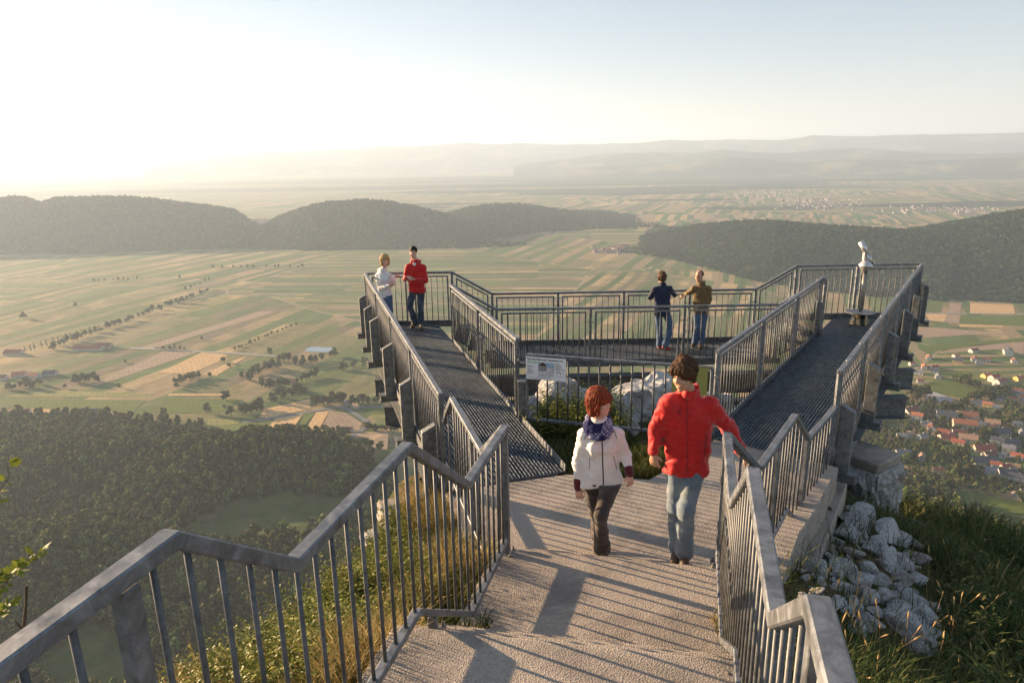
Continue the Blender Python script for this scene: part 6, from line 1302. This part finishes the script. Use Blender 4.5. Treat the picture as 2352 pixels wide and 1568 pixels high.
# ---- the man in red beside her, one hand on the railing
Jm = dict(origin=(1.36, 5.0, -3.33), head=O(1571, 862, 5.06), neck=O(1583, 908, 5.12), shL=O(1536, 926, 5.11), shR=O(1632, 932, 5.12), elL=O(1505, 990, 5.15), wrL=O(1501, 1040, 5.08), elR=O(1678, 990, 5.20), wrR=(1.845, 5.14, -2.385),
          pelvis=O(1578, 1050, 5.13), hipL=O(1556, 1070, 5.13), hipR=O(1598, 1070, 5.12), knR=O(1577, 1168, 4.98), anR=O(1572, 1262, 5.02), toeR=(1.355, 4.89, -3.285), knL=O(1551, 1165, 5.09), anL=O(1556, 1250, 5.12), toeL=(1.295, 4.98, -3.285))
hm = dict(L=(v3(.05, -.2, -1), v3(.6, .8, 0), 1, .6), R=(v3(.75, -.35, -.62), v3(-.25, .35, -.9), -1, .75))
ob, jo, FR, org, J, T, HF = person('person', 'brown-haired man in red jacket and faded jeans with one hand on the right railing', Jm, (-.12, -1, 0), (-.74, -.62, -.24), (-.05, 0, 1), M_SK2, .93, False, None, M_RED, M_DENIM, M_BOOT, hair_full, M_HBR, hands=hm, smile=True, collar=True, hem=.045, fold=.017, fat=1.12, torso_d=1.35, sleeve=.008)
nk, hp = J['neck'], J['pelvis']
strip(jo, [nk+v3(-.025, 0, -.02), mix(nk, hp, .5)+v3(-.02, 0, 0), hp+v3(-.01, 0, -.11)], (-.1, -1, .1), .0035, cloth('dark_red_seam', (.25, .006, .006)), 'zip_flap', 24)
strip(jo, [mix(nk, hp, .55)+v3(.12, 0, 0), mix(nk, hp, .9)+v3(.10, 0, 0)], (.1, -1, 0), .003, M_BLACK, 'pocket_zip')
strip(jo, [nk+v3(-.085, 0, -.10), nk+v3(-.075, 0, -.12)], (-.1, -1, 0), .006, M_BLACK, 'zip_pull', 3)
# ---- the couple at the end of the left walkway
YC = 14.7
Jb = dict(origin=(-2.75, 14.74, -3.65), head=O(884, 598, YC), neck=O(880, 623, YC+.02), shL=O(868, 634, YC+.03), shR=O(893, 634, YC-.02), elL=O(873, 662, YC-.04), wrL=O(894, 656, YC-.22), elR=O(903, 650, YC+.10), wrR=O(905, 634, YC+.20), pelvis=O(884, 670, YC),
          hipL=O(877, 678, YC), hipR=O(892, 678, YC), knL=O(883, 712, YC-.03), anL=O(889, 752, YC), toeL=(-2.70, 14.62, -3.61), knR=O(896, 712, YC-.05), anR=O(900, 752, YC), toeR=(-2.52, 14.60, -3.61))
hb = dict(L=(v3(.6, -.3, .3), v3(.3, .6, .3), -1, .9), R=(v3(.8, .3, .3), v3(0, .3, -1), 1, .5))
person('person', 'blonde woman in white hooded jacket leaning at the far left corner of the platform', Jb, (.45, -1, 0), (.35, -1, .05), (0, 0, 1), M_SK1, .94, True, None, M_WHITEJ, M_BDENIM, M_BOOT, hair_long, M_HBL, lod=1.5, hands=hb, smile=True, hood=True, hem=.04, fat=.98)
YM = 14.66
Jr = dict(origin=(-2.04, 14.62, -3.65), head=O(949, 580, YM), neck=O(954, 603, YM+.02), shL=O(937, 614, YM), shR=O(972, 614, YM+.02), elL=O(931, 640, YM+.04), wrL=O(937, 636, YM-.18), elR=O(978, 645, YM-.02), wrR=O(952, 641, YM-.22), pelvis=O(957, 656, YM),
          hipL=O(948, 664, YM), hipR=O(967, 664, YM), knL=O(941, 703, YM-.05), anL=O(952, 738, YM+.02), toeL=(-2.16, 14.60, -3.615), knR=O(966, 702, YM-.03), anR=O(967, 741, YM-.05), toeR=(-1.93, 14.42, -3.615))
hr = dict(L=(v3(.6, -.5, -.3), v3(.3, .5, -.7), 1, .7), R=(v3(-.8, -.3, 0), v3(0, .3, .9), -1, .5))
ob, jo, FR, org, J, T, HF = person('person', 'tall black-haired man in red jacket and worn jeans at the end of the left walkway', Jr, (-.05, -1, 0), (-.12, -1, -.05), (0, 0, 1), M_SK1, .98, False, None, M_RED, M_DDENIM, M_BOOT, hair_short, M_HBK, lod=1.5, hands=hr, hem=.06, hood=True, fat=1.02, fold=.014)
S = SDF(.008, .01); S.ell(J['neck']+v3(-.01, -.075, -.02), v3(.035, .02, .04)); link('shirt', S.mesh('shirt'), M_WHITEJ, ob, True)
# ---- the two men on the middle walkway
YA = 14.45
Ja = dict(origin=(3.27, 14.4, -4.15), head=O(1520, 639, YA), neck=O(1521, 656, YA-.02), shL=O(1504, 664, YA-.03), shR=O(1538, 663, YA-.03), elL=O(1492, 683, YA+.05), wrL=O(1502, 682, YA+.30), elR=O(1549, 678, YA+.08), wrR=O(1541, 681, YA+.33), pelvis=O(1521, 712, YA-.04),
          hipL=O(1512, 718, YA-.04), hipR=O(1530, 718, YA-.04), knL=O(1514, 752, YA), anL=O(1515, 790, YA-.05), toeL=(3.18, 14.52, -4.11), knR=O(1541, 750, YA-.03), anR=O(1529, 790, YA-.18), toeR=(3.36, 14.28, -4.11))
ha = dict(L=(v3(.5, .7, .2), v3(0, .2, -1), -1, .6), R=(v3(-.5, .7, .2), v3(0, .2, -1), 1, .6))
person('person', 'man with dark hair in navy jacket seen from behind, leaning on the far railing', Ja, (.05, 1, 0), (-.05, 1, .02), (0, 0, 1), M_SK1, .95, False, None, M_NAVY, M_BDENIM, M_SNEAK, hair_full, M_HST, lod=1.5, hands=ha, hem=.03, fold=.014)
YB = 14.55
Jo = dict(origin=(4.06, 14.5, -4.15), head=O(1606, 634, YB), neck=O(1611, 654, YB+.01), shL=O(1594, 663, YB+.03), shR=O(1627, 663, YB-.02), elL=O(1581, 672, YB+.12), wrL=O(1571, 676, YB+.32), elR=O(1630, 688, YB), wrR=O(1624, 710, YB-.08), pelvis=O(1610, 707, YB),
          hipL=O(1601, 714, YB), hipR=O(1618, 714, YB), knL=O(1602, 750, YB-.05), anL=O(1596, 784, YB), toeL=(3.93, 14.50, -4.11), knR=O(1614, 750, YB-.03), anR=O(1611, 786, YB-.08), toeR=(4.05, 14.32, -4.11))
ho = dict(L=(v3(-.7, .2, -.5), v3(.2, .5, -.8), 1, .6), R=(v3(0, -.2, -1), v3(-.8, .3, 0), -1, .5))
person('person', 'balding man in olive-brown jacket standing sideways at the far railing', Jo, (-.35, -1, 0), (-.75, -.65, -.15), (0, 0, 1), M_SK2, .97, False, None, M_OLIVE, M_BDENIM, M_BOOT, hair_balding, M_HST, lod=1.5, hands=ho, hem=.02, fold=.010)
